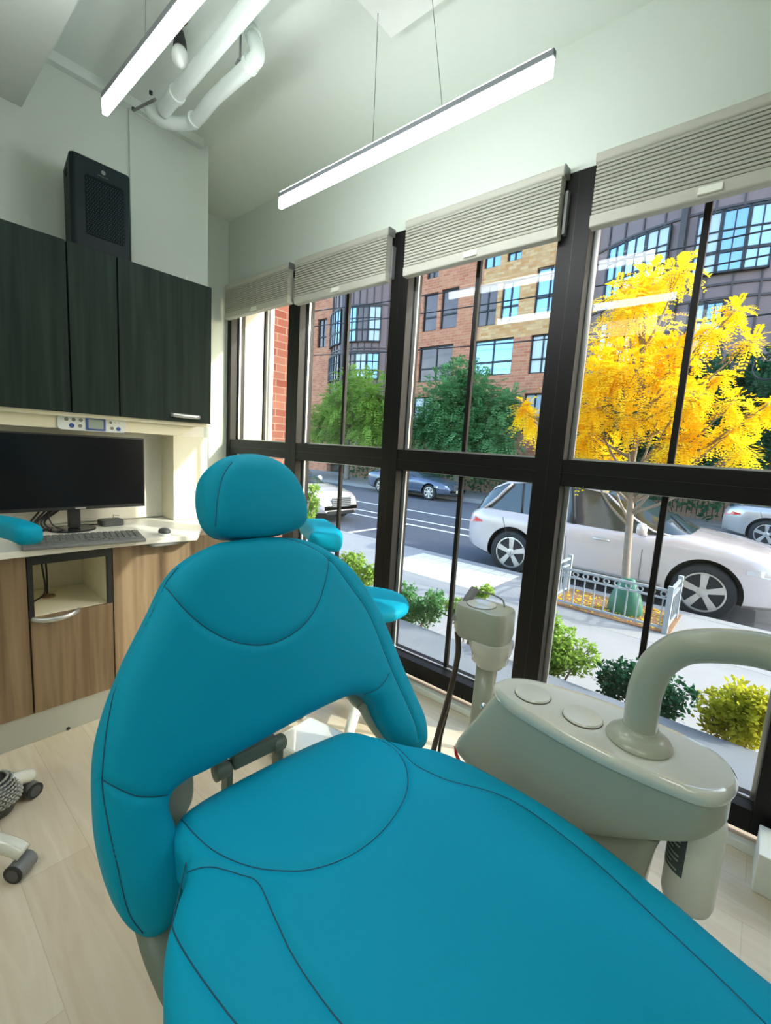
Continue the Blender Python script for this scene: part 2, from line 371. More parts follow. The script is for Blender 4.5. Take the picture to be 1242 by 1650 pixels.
struct('ceiling_beam', bx(.0, RY0, 2.79, RX1, -1.455, CEILZ), 'ceil')
struct('trim_3', bx(.0, -.035, 0, RX1, .0, .035), 'white', bevel=.004)           # white sill strip on the floor
# glazing wall
bm = BM(); FD0, FD1 = 0.0, .13
for a, b in MULL: box(bm, a, FD0, .06, b, FD1, HEAD)
fr = struct('window_frame', bm, 'frame', bevel=.002)
bm = BM()
for i in range(len(MULL)-1):
    a, b = MULL[i][1], MULL[i+1][0]
    box(bm, a, FD0, .06, b, FD1, .148); box(bm, a, FD0+.004, 1.255, b, FD1, 1.372); box(bm, a, FD0, HEAD-.06, b, FD1, HEAD)
struct('window_rails', bm, 'frame', bevel=.002)
bm = BM()
for i in range(len(MULL)-1):      # thin score lines on the frames
    a, b = MULL[i][1], MULL[i+1][0]
    box(bm, a-.01, -.0012, 1.312, b+.01, .0055, 1.3145)
    c = (MULL[i][0]+MULL[i][1])/2; box(bm, c-.0012, -.0012, .06, c+.0012, .004, HEAD)
struct('trim_4', bm, 'blackp')
bm = BM()
for i in range(len(MULL)-1):      # bright gasket edges round each pane
    a, b = MULL[i][1], MULL[i+1][0]
    for z0, z1 in ((.148, 1.255), (1.372, HEAD-.06)):
        box(bm, a, .066, z0, a+.022, .078, z1); box(bm, b-.012, .066, z0, b, .078, z1)
        box(bm, a+.022, .066, z0, b-.012, .078, z0+.008); box(bm, a+.022, .066, z1-.006, b-.012, .078, z1)
struct('trim_5', bm, 'alu')
k = 1
for i in range(len(MULL)-1):
    a, b = MULL[i][1]+.01, MULL[i+1][0]-.006
    for z0, z1 in ((.15, 1.253), (1.374, HEAD-.062)):
        g = struct('window_%d' % k, bx(a, .078, z0, b, .084, z1), 'glass'); k += 1
        c = (MULL[i][1]+MULL[i+1][0])/2-.015
        box_ = bx(c-.0115, .071, z0, c+.0115, .091, z1); mo = struct('muntin', box_, 'frame'); mo.parent = g
# exterior header and slab edge of our building
struct('wall_outside', bx(-.15, .25, HEAD+.02, RX1+.1, .42, 4.2), 'stone')

# pier and brick return outside window one
struct('wall_pier', bx(-.30, .14, -.5, -.02, .42, 4.2), 'stone')
struct('wall_pier_edge', bx(-.30, .42, -.5, .0, .455, 4.2), 'white')
struct('wall_brick_return', bx(-.30, .455, -.5, -.015, .76, 4.2), 'brickw')
struct('wall_added_sun_block', bx(5.45, .14, -.5, 5.8, 1.0, 4.2), 'brickw')  # unseen wall added out of frame to keep direct sun off the chair

# ================================================================== BLINDS
def blind(i, a, b, z0, label, handle=True):
    t = thing('pleated_blind', label, 'blind', ((a+b)/2, -.03, HEAD), 0, 'pleated blinds above the windows')
    zt = HEAD+.012; zh = zt-.042
    link('headrail', prism(BM(), rrect(-.062, zh, -.004, zt, .014), a, b, 'x'), 'blindrail', t, smooth=40)
    n = 13; zb = z0+.045; prof = []
    for k in range(n+1):
        z = zh-(zh-zb)*k/n; prof.append((-.040, z))
        if k < n: dz = (zh-zb)/n; prof += [(-.0605, z-dz*.12), (-.062, z-dz*.45), (-.0605, z-dz*.84)]
    back = [(-.014, zb), (-.014, zh)]
    link('pleats', prism(BM(), prof+back, a+.006, b-.006, 'x'), 'blind', t)
    link('bottom_rail', prism(BM(), rrect(-.060, z0, -.014, zb+.003, .008), a+.002, b-.002, 'x'), 'blindrail', t, smooth=40)
    link('end_cap', bx(b, -.06, zh+.001, b+.006, -.006, zt-.001), 'greyp', t)
    link('side_clip', bx(b+.004, -.03, z0+.02, b+.016, -.004, zh-.05), 'greyp', t)
    c = (a+b)/2
    hb = box(BM(), c-.035, -.071, z0+.010, c+.035, -.060, z0+.016); box(hb, c-.035, -.064, z0+.016, c+.035, -.0595, z0+.036)
    link('pull_tab', hb, 'bottle', t)
blind(0, .064, .880, 2.315, 'short pleated blind above the narrow end window beside the white wall')
blind(1, .946, 1.765, 2.295, 'pleated blind above the window with the white parked car in it')
blind(2, 1.885, 2.720, 2.295, 'pleated blind in the middle, above the window showing orange brick building')
blind(3, 2.845, 3.645, 2.300, 'large pleated blind at right above the window with the yellow tree')

# ================================================================== LAMPS
def linear_lamp(x0, x1, yc, zb, label, wires, canopy=None):
    t = thing('linear_lamp', label, 'lamp', ((x0+x1)/2, yc, zb), 0, 'suspended linear lamps')
    hw = .0085
    link('diffuser', bx(x0+.003, yc-hw, zb, x1-.003, yc+hw, zb+.048), 'lamp', t, bevel=.0015)
    link('added_top_strip', bx(x0+.01, yc-hw+.001, zb+.068, x1-.01, yc+hw-.001, zb+.070), 'upfill', t)  # glowing strip added on top to brighten the ceiling
    link('housing', bx(x0, yc-hw-.001, zb+.048, x1, yc+hw+.001, zb+.068), 'lampbody', t, bevel=.002)
    for x, top in wires:
        link('suspension_wire', tube(BM(), [(x, yc, zb+.055), top], .0013, 6), 'wire', t)
    if canopy: link('canopy', bx(*canopy), 'white', t, bevel=.003)
linear_lamp(1.60, 2.905, -.655, 2.465, 'white glowing linear lamp hanging over the windows by two thin wires',
            [(2.195, (2.144, -.612, CEILZ-.04)), (2.52, (2.345, -.535, CEILZ-.04))], (2.115, -.70, CEILZ-.04, 2.52, -.50, CEILZ))
linear_lamp(1.60, 2.90, -1.395, 2.465, 'white glowing linear lamp at top left beside the pipes', [(1.95, (1.95, -1.385, CEILZ)), (2.55, (2.55, -1.385, CEILZ))])

for x0, wh in ((1.7, 'left'), (3.6, 'right')):  # unseen panels added behind the camera as fill to brighten the room
    t = thing('added_fill_panel', 'added unseen flat fill light panel behind the camera, the %s one' % wh, 'lamp', (x0+.6, -3.1, 2.77), 0, 'added fill panels behind the camera')
    link('panel_frame', bx(x0-.02, -3.42, 2.772, x0+1.22, -2.78, 2.789), 'white', t); link('fill_diffuser', bx(x0, -3.4, 2.768, x0+1.2, -2.8, 2.7715), 'fillpanel', t)
# bare bulb
p = un(290, 72, 2, 2.98); t = thing('bare_bulb', 'bare white bulb in a dark socket under the ceiling beside the pipes', 'bulb', (p.x, p.y, CEILZ))
link('ceiling_plate', lathe(BM(), [(.028, -.006), (.030, -.003), (.030, 0)], (p.x, p.y, CEILZ), 20), 'brass', t, smooth=40)
link('stem', tube(BM(), [(p.x, p.y, CEILZ-.004), (p.x, p.y, CEILZ-.055)], .009, 10), 'brass', t, smooth=180)
link('socket', lathe(BM(), [(.014, .03), (.022, .0), (.026, -.02), (.026, -.032)], (p.x, p.y, CEILZ-.075), 18), 'blackp', t, smooth=50)
link('bulb', lathe(BM(), [(.022, 0), (.030, -.018), (.033, -.036), (.029, -.055), (.018, -.068), (.004, -.074)], (p.x, p.y, CEILZ-.105), 20), 'bulb', t, smooth=180)

# pipes
def pipe(name, label, pts, r, rings=()):
    P = spline(pts, 6); t = thing(name, label, 'pipe', P[0])
    link('pipe_run', tube(BM(), P, r, 20), 'pipe', t, smooth=180)
    for a, b, rr in rings: link('coupling', tube(BM(), [a, b], rr, 20), 'pipe', t, smooth=60)
    return t
zp = 2.90
def AP(x, y, z=zp): return un(x, y, 2, z)
pA = AP(268, 172); pB = AP(425, -18); dA = (pB-pA).normalized()
pipe('drain_pipe', 'thick white painted pipe nearest the bare bulb under the ceiling', [pA-dA*.02, pA, pA+dA*.5, pB, pB+dA*1.2], .031, [(pA+dA*.10, pA+dA*.13, .037)])
q0 = AP(240, 172, 2.94); q1 = AP(262, 195, 2.88); q2 = AP(310, 196, 2.88); q3 = AP(345, 158, 2.88); q4 = AP(400, 108, 2.88)
q5 = AP(415, 88, 2.90); q6 = AP(408, 62, 3.0); q7 = AP(405, 48, 3.07)
pipe('elbow_pipe', 'white painted pipe with an elbow bend up into the ceiling', [q0, q1, q2, q3, q4, q5, q6, q7], .029, [(q4*1.0, q4+(q5-q4)*.35, .035), (q6, q6+(q7-q6)*.2, .035), (q2, q2+(q3-q2)*.12, .034)])
t = thing('pipe_bracket', 'small white bracket clamping the pipe ends near the wall corner', 'bracket', AP(235, 172, 2.96))
b0 = AP(215, 178, 2.93); b1 = AP(250, 160, 2.93)
link('strap', tube(BM(), [b0, b1], .006, 8), 'greyp', t)
link('strap', tube(BM(), [AP(212, 176, 2.95), AP(252, 202, 2.90)], .004, 8), 'pipe', t)
link('bolt', lathe(BM(), [(.008, 0), (.008, .012)], b0, 8), 'blackp', t)
link('bolt', lathe(BM(), [(.008, 0), (.008, .012)], AP(243, 152, 2.93), 8), 'blackp', t)
g0 = AP(385, 98, 2.93); t = thing('pipe_hanger', 'thin rod hanger holding the elbow pipe to the ceiling', 'bracket', g0)
link('rod', tube(BM(), [AP(387, 100, 2.93), (AP(387, 100, 2.93).x, AP(387, 100, 2.93).y, CEILZ)], .005, 8), 'greyp', t)
link('clamp', tube(BM(), [AP(380, 104, 2.92), AP(384, 96, 2.93), AP(392, 98, 2.93)], .005, 8), 'greyp', t)
# end wall ledge pipe chase cap

# ================================================================== CABINETS
UF, UB, UT, UE = 1.06, 1.45, 2.19, -.705           # upper front X, bottom, top, right end Y
t = thing('wall_cabinet', 'dark wood wall cabinet with three doors under the black speaker', 'cabinet', (.76, -1.6, UB))
link('carcass', bx(.762, -2.3, UB+.002, UF-.02, UE, UT), 'darkwood', t)
edges = [-2.3, un(110, 500, 0, UF).y, un(190, 500, 0, UF).y, UE]
for i, (a, b) in enumerate(zip(edges[:-1], edges[1:])):
    d = link('door', bx(UF-.018, a+.0035, UB, UF, b-(.0035 if i < 2 else 0), UT), 'darkwood', t, bevel=.001)
    if i == 2:
        hp = un(305, 672, 0, UF+.03)
        sub(d, 'handle', tube(BM(), spline([(UF, hp.y-.085, UB+.032), (UF+.025, hp.y-.07, UB+.030), (UF+.030, hp.y, UB+.030), (UF+.025, hp.y+.055, UB+.03), (UF, hp.y+.065, UB+.032)], 6), .0075, 8, 1.5), 'alu', smooth=180)
t = thing('light_valance', 'cream valance with a sloped end below the dark wall cabinet', 'valance', (.76, -1.5, 1.37))
link('valance_box', prism(BM(), [(-2.3, 1.372), (-.86, 1.372), (-.72, UB-.004), (-2.3, UB-.004)], .762, .985, 'x'), 'cream', t, bevel=.003)
link('valance_lip', bx(.985, -2.3, UB-.02, UF-.03, -.71, UB-.001), 'cream', t)

# control panel on the valance
FX = .985
t = thing('control_panel', 'pale control panel with blue framed display under the wall cabinet', 'control panel', (FX, -1.27, 1.40))
cA = un(92, 668, 0, FX+.012); cB = un(203, 700, 0, FX+.012)
y0, y1 = cA.y, cB.y; zc0, zc1 = 1.367, 1.437
link('face_plate', prism(BM(), rrect(y0, zc0, y1, zc1, .018), FX, FX+.012, 'x'), 'panel', t, bevel=.002)
yd0 = y0+(y1-y0)*.39; yd1 = y0+(y1-y0)*.68
dsp = link('display', prism(BM(), rrect(yd0, zc0+.005, yd1, zc1-.004, .005), FX+.012, FX+.016, 'x'), 'blue', t)
sub(dsp, 'lcd_glass', prism(BM(), rrect(yd0+.010, zc0+.013, yd1-.010, zc1-.012, .002), FX+.016, FX+.017, 'x'), 'lcd')
for fy, fz, rr, m in [(.12, .72, .0085, 'greyp'), (.22, .72, .0085, 'greyp'), (.32, .72, .0085, 'greyp'), (.19, .32, .0105, 'blue'), (.31, .32, .0085, 'greyp'), (.76, .70, .007, 'greyp'), (.84, .72, .006, 'alu'), (.91, .72, .006, 'alu'), (.78, .30, .008, 'greyp'), (.88, .28, .010, 'blue')]:
    bb = link('button', lathe(BM(), [(rr, 0), (rr, .003), (rr*.8, .004)], (FX+.012, y0+(y1-y0)*fy, zc0+(zc1-zc0)*fz), 18, (1, 0, 0)), m, t)
    if m != 'blue': sub(bb, 'button_ring', lathe(BM(), [(rr*1.35, 0), (rr*1.35, .0015)], (FX+.012, y0+(y1-y0)*fy, zc0+(zc1-zc0)*fz), 18, (1, 0, 0)), 'bottle')

# backsplash end panel
struct('trim_6', bx(.765, -2.3, .885, .775, -.60, UB-.001), 'counter')
t = thing('end_panel', 'sunlit pale upright panel between countertop and wall cabinet', 'panel', (.8, -.78, .88))
link('upright', bx(.775, -.86, .882, .93, -.655, 1.371), 'cream', t, bevel=.002)

# lower cabinets
LF = 1.262; CT = .88
t = thing('base_cabinet', 'brown wood base cabinet with cream open niche over a handled drawer', 'cabinet', (1.0, -1.45, 0))
ya, yb = -1.612, -1.295
link('body', [None, bx(.775, ya+.0, .137, 1.24, yb, .555)][1], 'oak', t)
nb = BM()
for a in ((.85, ya, .56, 1.245, ya+.016, .85), (.85, yb-.016, .56, 1.245, yb, .85), (.84, ya, .56, .86, yb, .85), (.85, ya, .553, 1.245, yb, .572), (.85, ya, .836, 1.245, yb, .850)): box(nb, *a)
link('niche', nb, 'cream', t)
ed = BM(); box(ed, 1.245, ya, .80, LF, yb, .85); box(ed, 1.245, ya, .572, LF, ya+.018, .80); box(ed, 1.245, yb-.022, .572, LF, yb, .80)
link('niche_edging', ed, 'blackp', t)
dr = link('drawer', bx(LF-.02, ya+.003, .140, LF, yb-.002, .570), 'oak', t, bevel=.001)
h0 = un(55, 1002, 0, LF+.03); h1 = un(131, 990, 0, LF+.03)
hz = h0.z
sub(dr, 'handle', tube(BM(), spline([(LF, h0.y, hz), (LF+.025, h0.y+.03, hz-.004), (LF+.034, (h0.y+h1.y)/2, hz-.006), (LF+.025, h1.y-.03, hz), (LF, h1.y, hz+.004)], 6), .0075, 8, 1.5), 'alu', smooth=180)
link('cable', tube(BM(), spline([(.90, -1.50, .85), (.96, -1.50, .72), (1.0, -1.50, .60), (1.05, -1.55, .578), (1.12, -1.60, .58)], 6), .004, 8), 'blackp', t, smooth=180)
link('cable', tube(BM(), spline([(.90, -1.48, .85), (.97, -1.485, .70), (.99, -1.49, .585)], 6), .004, 8), 'blackp', t, smooth=180)
link('grommet', lathe(BM(), [(.03, 0), (.03, .006), (.02, .007)], (1.0, -1.49, .572), 20), 'brass', t)
t = thing('tall_base_cabinet', 'brown wood base cabinet at the left edge of the picture', 'cabinet', (1.0, -1.9, 0))
link('body', bx(.775, -2.3, .137, 1.24, ya-.003, .85), 'oak', t); link('door', bx(LF-.02, -2.3, .14, LF, ya-.004, .85), 'oak', t, bevel=.001)
t = thing('corner_base_cabinet', 'brown wood base cabinet half hidden behind the dental chair back', 'cabinet', (1.0, -1.1, 0))
link('body', bx(.775, yb+.003, .137, 1.24, -.66, .85), 'oak', t); link('door', bx(LF-.02, yb+.003, .14, LF, -.665, .85), 'oak', t, bevel=.001)
t = thing('cabinet_plinth', 'grey plinth with a small black hole below the base cabinets', 'plinth', (1.2, -1.5, 0))
link('kick_board', bx(1.21, -2.3, 0, 1.252, -.66, .136), 'kick', t, bevel=.002)
hp = un(110, 1174, 0, 1.253); link('hole', lathe(BM(), [(.008, 0), (.008, .002)], (1.252, hp.y, hp.z), 14, (1, 0, 0)), 'blackp', t)
t = thing('countertop', 'pale laminate countertop with a curved front over the base cabinets', 'countertop', (1.0, -1.4, .85))
cf = [(.776, -2.3), (1.325, -2.3), (1.325, -1.60), (1.33, -1.35), (1.345, -1.15), (1.375, -.985), (1.38, -.945), (1.35, -.925), (1.15, -.80), (.95, -.66), (.776, -.655)]
link('worktop', prism(BM(), cf, .852, CT), 'counter', t, bevel=.004)
link('under_tray', prism(BM(), rrect(1.265, -1.16, 1.35, -.965, .02), .838, .851), 'greyp', t)

# ---- things on the counter
def rot2(c, a): return Matrix.Translation(c) @ Matrix.Rotation(a, 4, 'Z')
# monitor
mp0 = un(232, 711, 0, 1.0); mz0, mz1 = .985, 1.347; my1 = -1.046; my0 = -1.70
t = thing('monitor', 'wide black computer monitor switched off on the counter', 'monitor', (1.0, -1.37, CT))
link('bezel', bx(.975, my0, mz0, 1.003, my1, mz1), 'blackp', t, bevel=.003)
link('screen', bx(1.003, my0+.008, mz0+.016, 1.0045, my1-.007, mz1-.008), 'screen', t)
lb = BM(); c = un(130, 817, 0, 1.004).y; box(lb, 1.003, c-.022, mz0+.004, 1.0042, c+.022, mz0+.010)
link('maker_badge', lb, 'alu', t)
link('stand_neck', bx(.935, -1.385, CT+.01, .965, -1.335, mz0+.12), 'blackp', t, bevel=.004)
link('stand_base', prism(BM(), [(x*.5+.0, y) for x, y in []] or [(.96+.09*math.cos(a)*1.0, -1.37+.10*math.sin(a)) for a in [2*PI*i/32 for i in range(32)]], CT, CT+.008), 'screen', t, bevel=.002)
# cables behind the monitor
t = thing('cable_bundle', 'tangle of black cables hanging behind the monitor stand', 'cable', (.9, -1.48, CT))
for i in range(6):
    a = -1.50+.018*i+random.uniform(-.01, .01)
    link('cable', tube(BM(), spline([(.93, a, 1.02), (.93+random.uniform(-.03, .03), a+.02, .985), (.95, a-.03-.006*i, .93), (.97, a-.045, .895), (.99-.02*i, a-.02, .885)], 6), .0042, 8), 'blackp', t, smooth=180)
link('cable', tube(BM(), spline([(.92, -1.44, 1.03), (.95, -1.465, .97), (.97, -1.45, .91), (1.0, -1.40, .884), (1.02, -1.36, .884)], 6), .003, 8), 'blackp', t, smooth=180)
# keyboard
ka = un(36, 884, 2, CT+.012); kb = un(236, 869, 2, CT+.012); ky = math.atan2(kb.x-ka.x, kb.y-ka.y)
kc = (ka+kb)/2; Lk = (kb-ka).length
Mk = rot2((kc.x, kc.y, CT), -ky) @ Matrix.Rotation(0, 4, 'Z')
t = thing('keyboard', 'long grey computer keyboard in front of the monitor', 'keyboard', (kc.x, kc.y, CT))
def wedge(bm, x0, x1, y0, y1, zf, zb, z0, M):
    v = [M @ Vector(c) for c in ((x0, y0, z0), (x1, y0, z0), (x1, y1, z0), (x0, y1, z0), (x0, y0, zb), (x1, y0, zf), (x1, y1, zf), (x0, y1, zb))]
    v = [bm.verts.new(c) for c in v]
    for f in ((0, 3, 2, 1), (4, 5, 6, 7), (0, 1, 5, 4), (1, 2, 6, 5), (2, 3, 7, 6), (3, 0, 4, 7)): bm.faces.new([v[i] for i in f])
wb = BM(); wedge(wb, -.175, 0, -Lk/2, Lk/2, .014, .026, 0, Mk); link('keyboard_base', wb, 'greyp', t, bevel=.004)
def zk(x): return .014+(.026-.014)*(-x/.175)
rows = [(-.163, -.150), (-.143, -.124), (-.121, -.102), (-.099, -.080), (-.077, -.058), (-.055, -.036)]
nk = 0
for ri, (xa, xb) in enumerate(rows):
    y = -Lk/2+.012; kw = .0185
    while y < Lk/2-.02 and nk < 99:
        wkey = kw*(1 if not (ri == 5 and -.12 < y < -.02) else 1.0)
        if ri == 5 and -.13 < y < -.03: wkey = .10
        if .06 < y < .07 or .128 < y < .138: y += .008
        kbm = BM(); z = zk(xa); box(kbm, xa, y, z-.002, xb, y+wkey-.003, z+.004, Mk); link('key', kbm, 'key' if (y < .06) else 'key', t); nk += 1
        y += wkey*1.28
# mouse
p = un(265, 858, 2, CT+.012); t = thing('mouse', 'small grey computer mouse at the right end of the keyboard', 'mouse', (p.x, p.y, CT))
link('shell', lathe(BM(), [(.030, .012), (.031, .018), (.027, .028), (.016, .034), (.004, .036)], (p.x, p.y, CT), 24, None, 1.25, .85), 'dgreyp', t, smooth=180)
link('mouse_foot', lathe(BM(), [(.029, 0), (.032, .003), (.032, .010), (.030, .012)], (p.x, p.y, CT), 24, None, 1.25, .85), 'panel', t, smooth=60)
# black device (card reader) behind keyboard
p = un(178, 843, 2, CT+.01); t = thing('small_black_device', 'small dark device with a cable lying behind the keyboard', 'device', (p.x, p.y, CT))
link('device_body', prism(BM(), rrect(p.x-.045, p.y-.052, p.x+.045, p.y+.055, .02), CT, CT+.032), 'dgreyp', t, bevel=.006)
link('antenna', tube(BM(), [(p.x-.02, p.y+.02, CT+.03), (p.x-.02, p.y+.02, CT+.05), (p.x-.02, p.y+.05, CT+.045)], .002, 6), 'greyp', t)
link('cord', tube(BM(), spline([(p.x, p.y-.05, CT+.01), (p.x-.02, p.y-.10, CT+.006), (p.x-.07, p.y-.15, CT+.005)], 6), .003, 8), 'blackp', t)

# speaker on top of cabinet
p0 = un(122, 340, 0, 1.0); p1 = un(212, 340, 0, 1.0); sx1 = 1.02; zs0 = UT; ys0, ys1 = -1.315, -1.095; zs1 = 2.588
t = thing('black_loudspeaker', 'tall black loudspeaker standing on the dark wall cabinet', 'speaker', (.9, -1.2, UT))
link('enclosure', prism(BM(), [(.80, -1.315), (1.0, -1.345), (sx1, -1.335), (sx1, ys1-.012), (1.005, ys1), (.80, ys1-.02)], zs0, zs1-.0), 'speaker', t, bevel=.016)
gp = rrect(-1.290, zs0+.07, -1.130, zs1-.075, .01)
link('grille', prism(BM(), gp, sx1, sx1+.002, 'x'), 'grille', t)
gd = BM()
for i in range(15):
    for j in range(27):
        y = -1.284+i*.0106+(j % 2)*.004; z = zs0+.078+j*.0088
        if z < zs1-.08 and y < -1.133: lathe(gd, [(.0022, 0), (.0015, .0008)], (sx1+.002, y, z), 5, (1, 0, 0))
link('grille_mesh', gd, 'hole', t)
link('logo_badge', lathe(BM(), [(.009, 0), (.009, .001)], (sx1, -1.215, zs1-.04), 16, (1, 0, 0)), 'greyp', t)
lt = BM()
for i in range(7): box(lt, sx1, -1.238+i*.0065, zs1-.060, sx1+.001, -1.2345+i*.0065, zs1-.056)
link('logo_text', lt, 'dgreyp', t)
link('side_port', lathe(BM(), [(.018, 0), (.018, .002), (.012, .003)], (.92, -1.334, zs1-.06), 16, (0, -1, 0)), 'grille', t)
p = un(300, 440, 0, .95); tag(link('white_cable', tube(BM(), spline([(p.x, p.y-.012, UT), (p.x, p.y-.004, UT+.02), (p.x, p.y+.004, UT+.055)], 5), .0025, 6), 'bottle', smooth=180), 'short white cable end sticking up from the cabinet top', 'cable')

# ================================================================== DENTAL CHAIR
TH = math.radians(4); SZ = .643
CO = Vector((2.788, -1.432, 0)); CFX = Vector((math.cos(TH), -math.sin(TH), 0)); CLY = Vector((math.sin(TH), math.cos(TH), 0))
chair = thing('dental_chair', 'teal upholstered dental chair with wide arched back and headrest', 'dental chair', tuple(CO), -TH)
REC = math.radians(22); cr, sr = math.cos(REC), math.sin(REC)
def backmap(u, v, h):        # local chair frame: x forward, y lateral
    bend = -.10*max(0, v-.30)**2*0
    return Vector((-v*sr + h*cr + bend, u, SZ + v*cr + h*sr))
out = [(-.114, .515), (-.196, .472), (-.257, .385), (-.311, .302), (-.350, .225), (-.372, .155), (-.381, .057), (-.378, -.015), (-.366, -.081), (-.350, -.122), (-.326, -.150), (-.300, -.155), (-.272, -.138), (-.252, -.100), (-.252, -.045), (-.262, .005), (-.266, .038), (-.258, .057), (-.232, .066), (-.187, .067), (-.089, .073), (.043, .083), (.14, .086), (.200, .082), (.240, .066), (.266, .036), (.276, -.011), (.300, -.075), (.335, -.112), (.372, -.132), (.410, -.135), (.434, -.110), (.440, -.055), (.418, .02), (.395, .10), (.370, .20), (.345, .285), (.285, .400), (.210, .467), (.135, .506), (.045, .522), (-.04, .524)]
seam_top = [(-.21, .455), (-.195, .405), (-.165, .355), (-.12, .31), (-.06, .282), (.0, .275), (.06, .285), (.12, .315), (.17, .36), (.205, .41), (.215, .455)]
def sc(pts): return [(backpix(*p)) for p in pts]
def backpix(x, y):
    d = FW+RT*((x-621)/FPX)-UP*((y-825)/FPX); tt = math.tan(REC); hh = .035
    # plane offset hh forward of the pad's mid surface
    nrm = CFX*cr+Vector((0, 0, sr)); P0 = CO+Vector((0, 0, SZ))+nrm*hh
    k_ = (P0-CAM).dot(nrm)/d.dot(nrm); Q = CAM+d*k_-P0
    return (Q.dot(CLY), Q.dot(Vector((0, 0, cr))-CFX*sr))
s1 = sc([(268, 943), (290, 978), (325, 1010), (365, 1032), (410, 1040), (450, 1030), (485, 1005), (508, 970), (520, 935), (527, 902)])
s2 = sc([(165, 1257), (190, 1270), (215, 1280), (240, 1282), (270, 1281)])
s3 = sc([(622, 1085), (614, 1100), (603, 1112), (590, 1119)])
s0 = sc([(232, 1506), (208, 1470), (190, 1400), (173, 1320), (166, 1257), (173, 1180), (190, 1110), (225, 1025), (268, 943), (310, 893), (350, 870), (400, 862), (450, 864), (492, 878), (527, 902), (556, 940), (590, 990), (618, 1060), (640, 1110), (662, 1160), (670, 1190)])
bm, S, st, _ = cushion(out, backmap, r=.050, T=.035, band=.03, Tb=.025, seams=[s1, s2, s3, s0], crown=.012, groove=.0045, gw=.0055)
bc = link('backrest', bm, 'teal', chair, smooth=180, world=False)
b2 = BM(); [st(b2, s, .0012, .0002) for s in S]; link('seam', b2, 'teal_dark', bc, world=False)
# headrest
def headmap(u, v, h): return Vector((-v*sr+h*cr, u, SZ+v*cr+h*sr))
hc = (.028, .632)
hout = [(-.085, .540), (-.108, .57), (-.113, .62), (-.100, .675), (-.066, .715), (-.015, .735), (.045, .738), (.10, .722), (.142, .685), (.163, .63), (.163, .575), (.145, .543), (.10, .530), (.03, .524), (-.04, .528)]
hs = sc([(372, 745), (357, 770), (351, 810), (354, 845), (362, 870)])
def hpix(x, y):
    d = FW+RT*((x-621)/FPX)-UP*((y-825)/FPX); nrm = CFX*cr+Vector((0, 0, sr)); P0 = CO+Vector((0, 0, SZ))+nrm*.06
    k_ = (P0-CAM).dot(nrm)/d.dot(nrm); Q = CAM+d*k_-P0
    return (Q.dot(CLY), Q.dot(Vector((0, 0, cr))-CFX*sr))
hs = [hpix(*p) for p in [(378, 742), (362, 765), (354, 800), (354, 835), (360, 868)]]
bm, S, st, _ = cushion(hout, headmap, r=.055, T=.042, band=.035, Tb=.03, seams=[hs], crown=.010, crown_r=.09, groove=.003, gw=.004, grid=.012)
hc_ = link('headrest', bm, 'teal', chair, smooth=180, world=False)
b2 = BM(); [st(b2, s, .0011, .0002) for s in S]; link('seam', b2, 'teal_dark', hc_, world=False)
link('headrest_bar', bx(-.30, .0, 1.0, -.27, .06, 1.24), 'armmetal', chair, world=False)
# back shell behind the pad
# seat
def seatmap(u, v, h):   # u = along (x), v = lateral
    drop = 0
    return Vector((u, v, SZ-.028-.0*u+h+drop))
sout = [(-.012, 0), (-.004, .10), (.012, .165), (.066, .205), (.147, .244), (.205, .285), (.294, .310), (.40, .322), (.50, .324), (.62, .310), (.724, .287), (.81, .264), (.95, .24), (1.08, .22), (1.17, .17), (1.20, .05), (1.20, -.09), (1.17, -.22), (1.08, -.26), (.95, -.29), (.81, -.325), (.70, -.350), (.60, -.368), (.50, -.378), (.40, -.382), (.306, -.378), (.254, -.364), (.21, -.344), (.165, -.312), (.132, -.284), (.10, -.278), (.06, -.277), (.019, -.262), (-.004, -.225), (-.012, -.14)]
def seatpix(x, y, z=SZ):
    P = un(x, y, 2, z)-CO; return (P.dot(CFX), P.dot(CLY))
o1 = [seatpix(*p) for p in [(292, 1325), (310, 1352), (345, 1385), (400, 1412), (450, 1422), (500, 1422), (560, 1402), (610, 1365), (645, 1315), (656, 1275), (648, 1235), (620, 1205), (585, 1187)]]
o2 = [seatpix(*p) for p in [(302, 1408), (345, 1412), (385, 1425), (415, 1440), (440, 1495), (470, 1560), (515, 1630), (570, 1700), (680, 1830)]]
o3 = [seatpix(*p) for p in [(625, 1200), (650, 1225), (672, 1247), (720, 1270), (790, 1288), (850, 1318), (950, 1397), (1050, 1492), (1160, 1598), (1240, 1680)]]
o4 = [seatpix(*p, z=SZ-.02) for p in [(300, 1410), (285, 1450), (277, 1500), (285, 1540), (310, 1590), (350, 1650), (410, 1730), (500, 1850)]]
bm, S, st, _ = cushion(sout, seatmap, r=.045, T=.024, band=.05, Tb=.02, seams=[o1, o2, o3, o4], crown=.012, groove=.005, gw=.0055)
sc_ = link('seat', bm, 'teal', chair, smooth=180, world=False)
b2 = BM(); [st(b2, s, .0013, .0002) for s in S]; link('seam', b2, 'teal_dark', sc_, world=False)
# dry fold marks on the footrest
fm = [seatpix(*p) for p in [(1148, 1528), (1142, 1560), (1135, 1610), (1130, 1650)]]
link('crease_mark', tube(BM(), [Vector((a, b, SZ+.0105)) for a, b in fm], [.0012, .003], 6, .2), 'labelw', sc_, world=False)
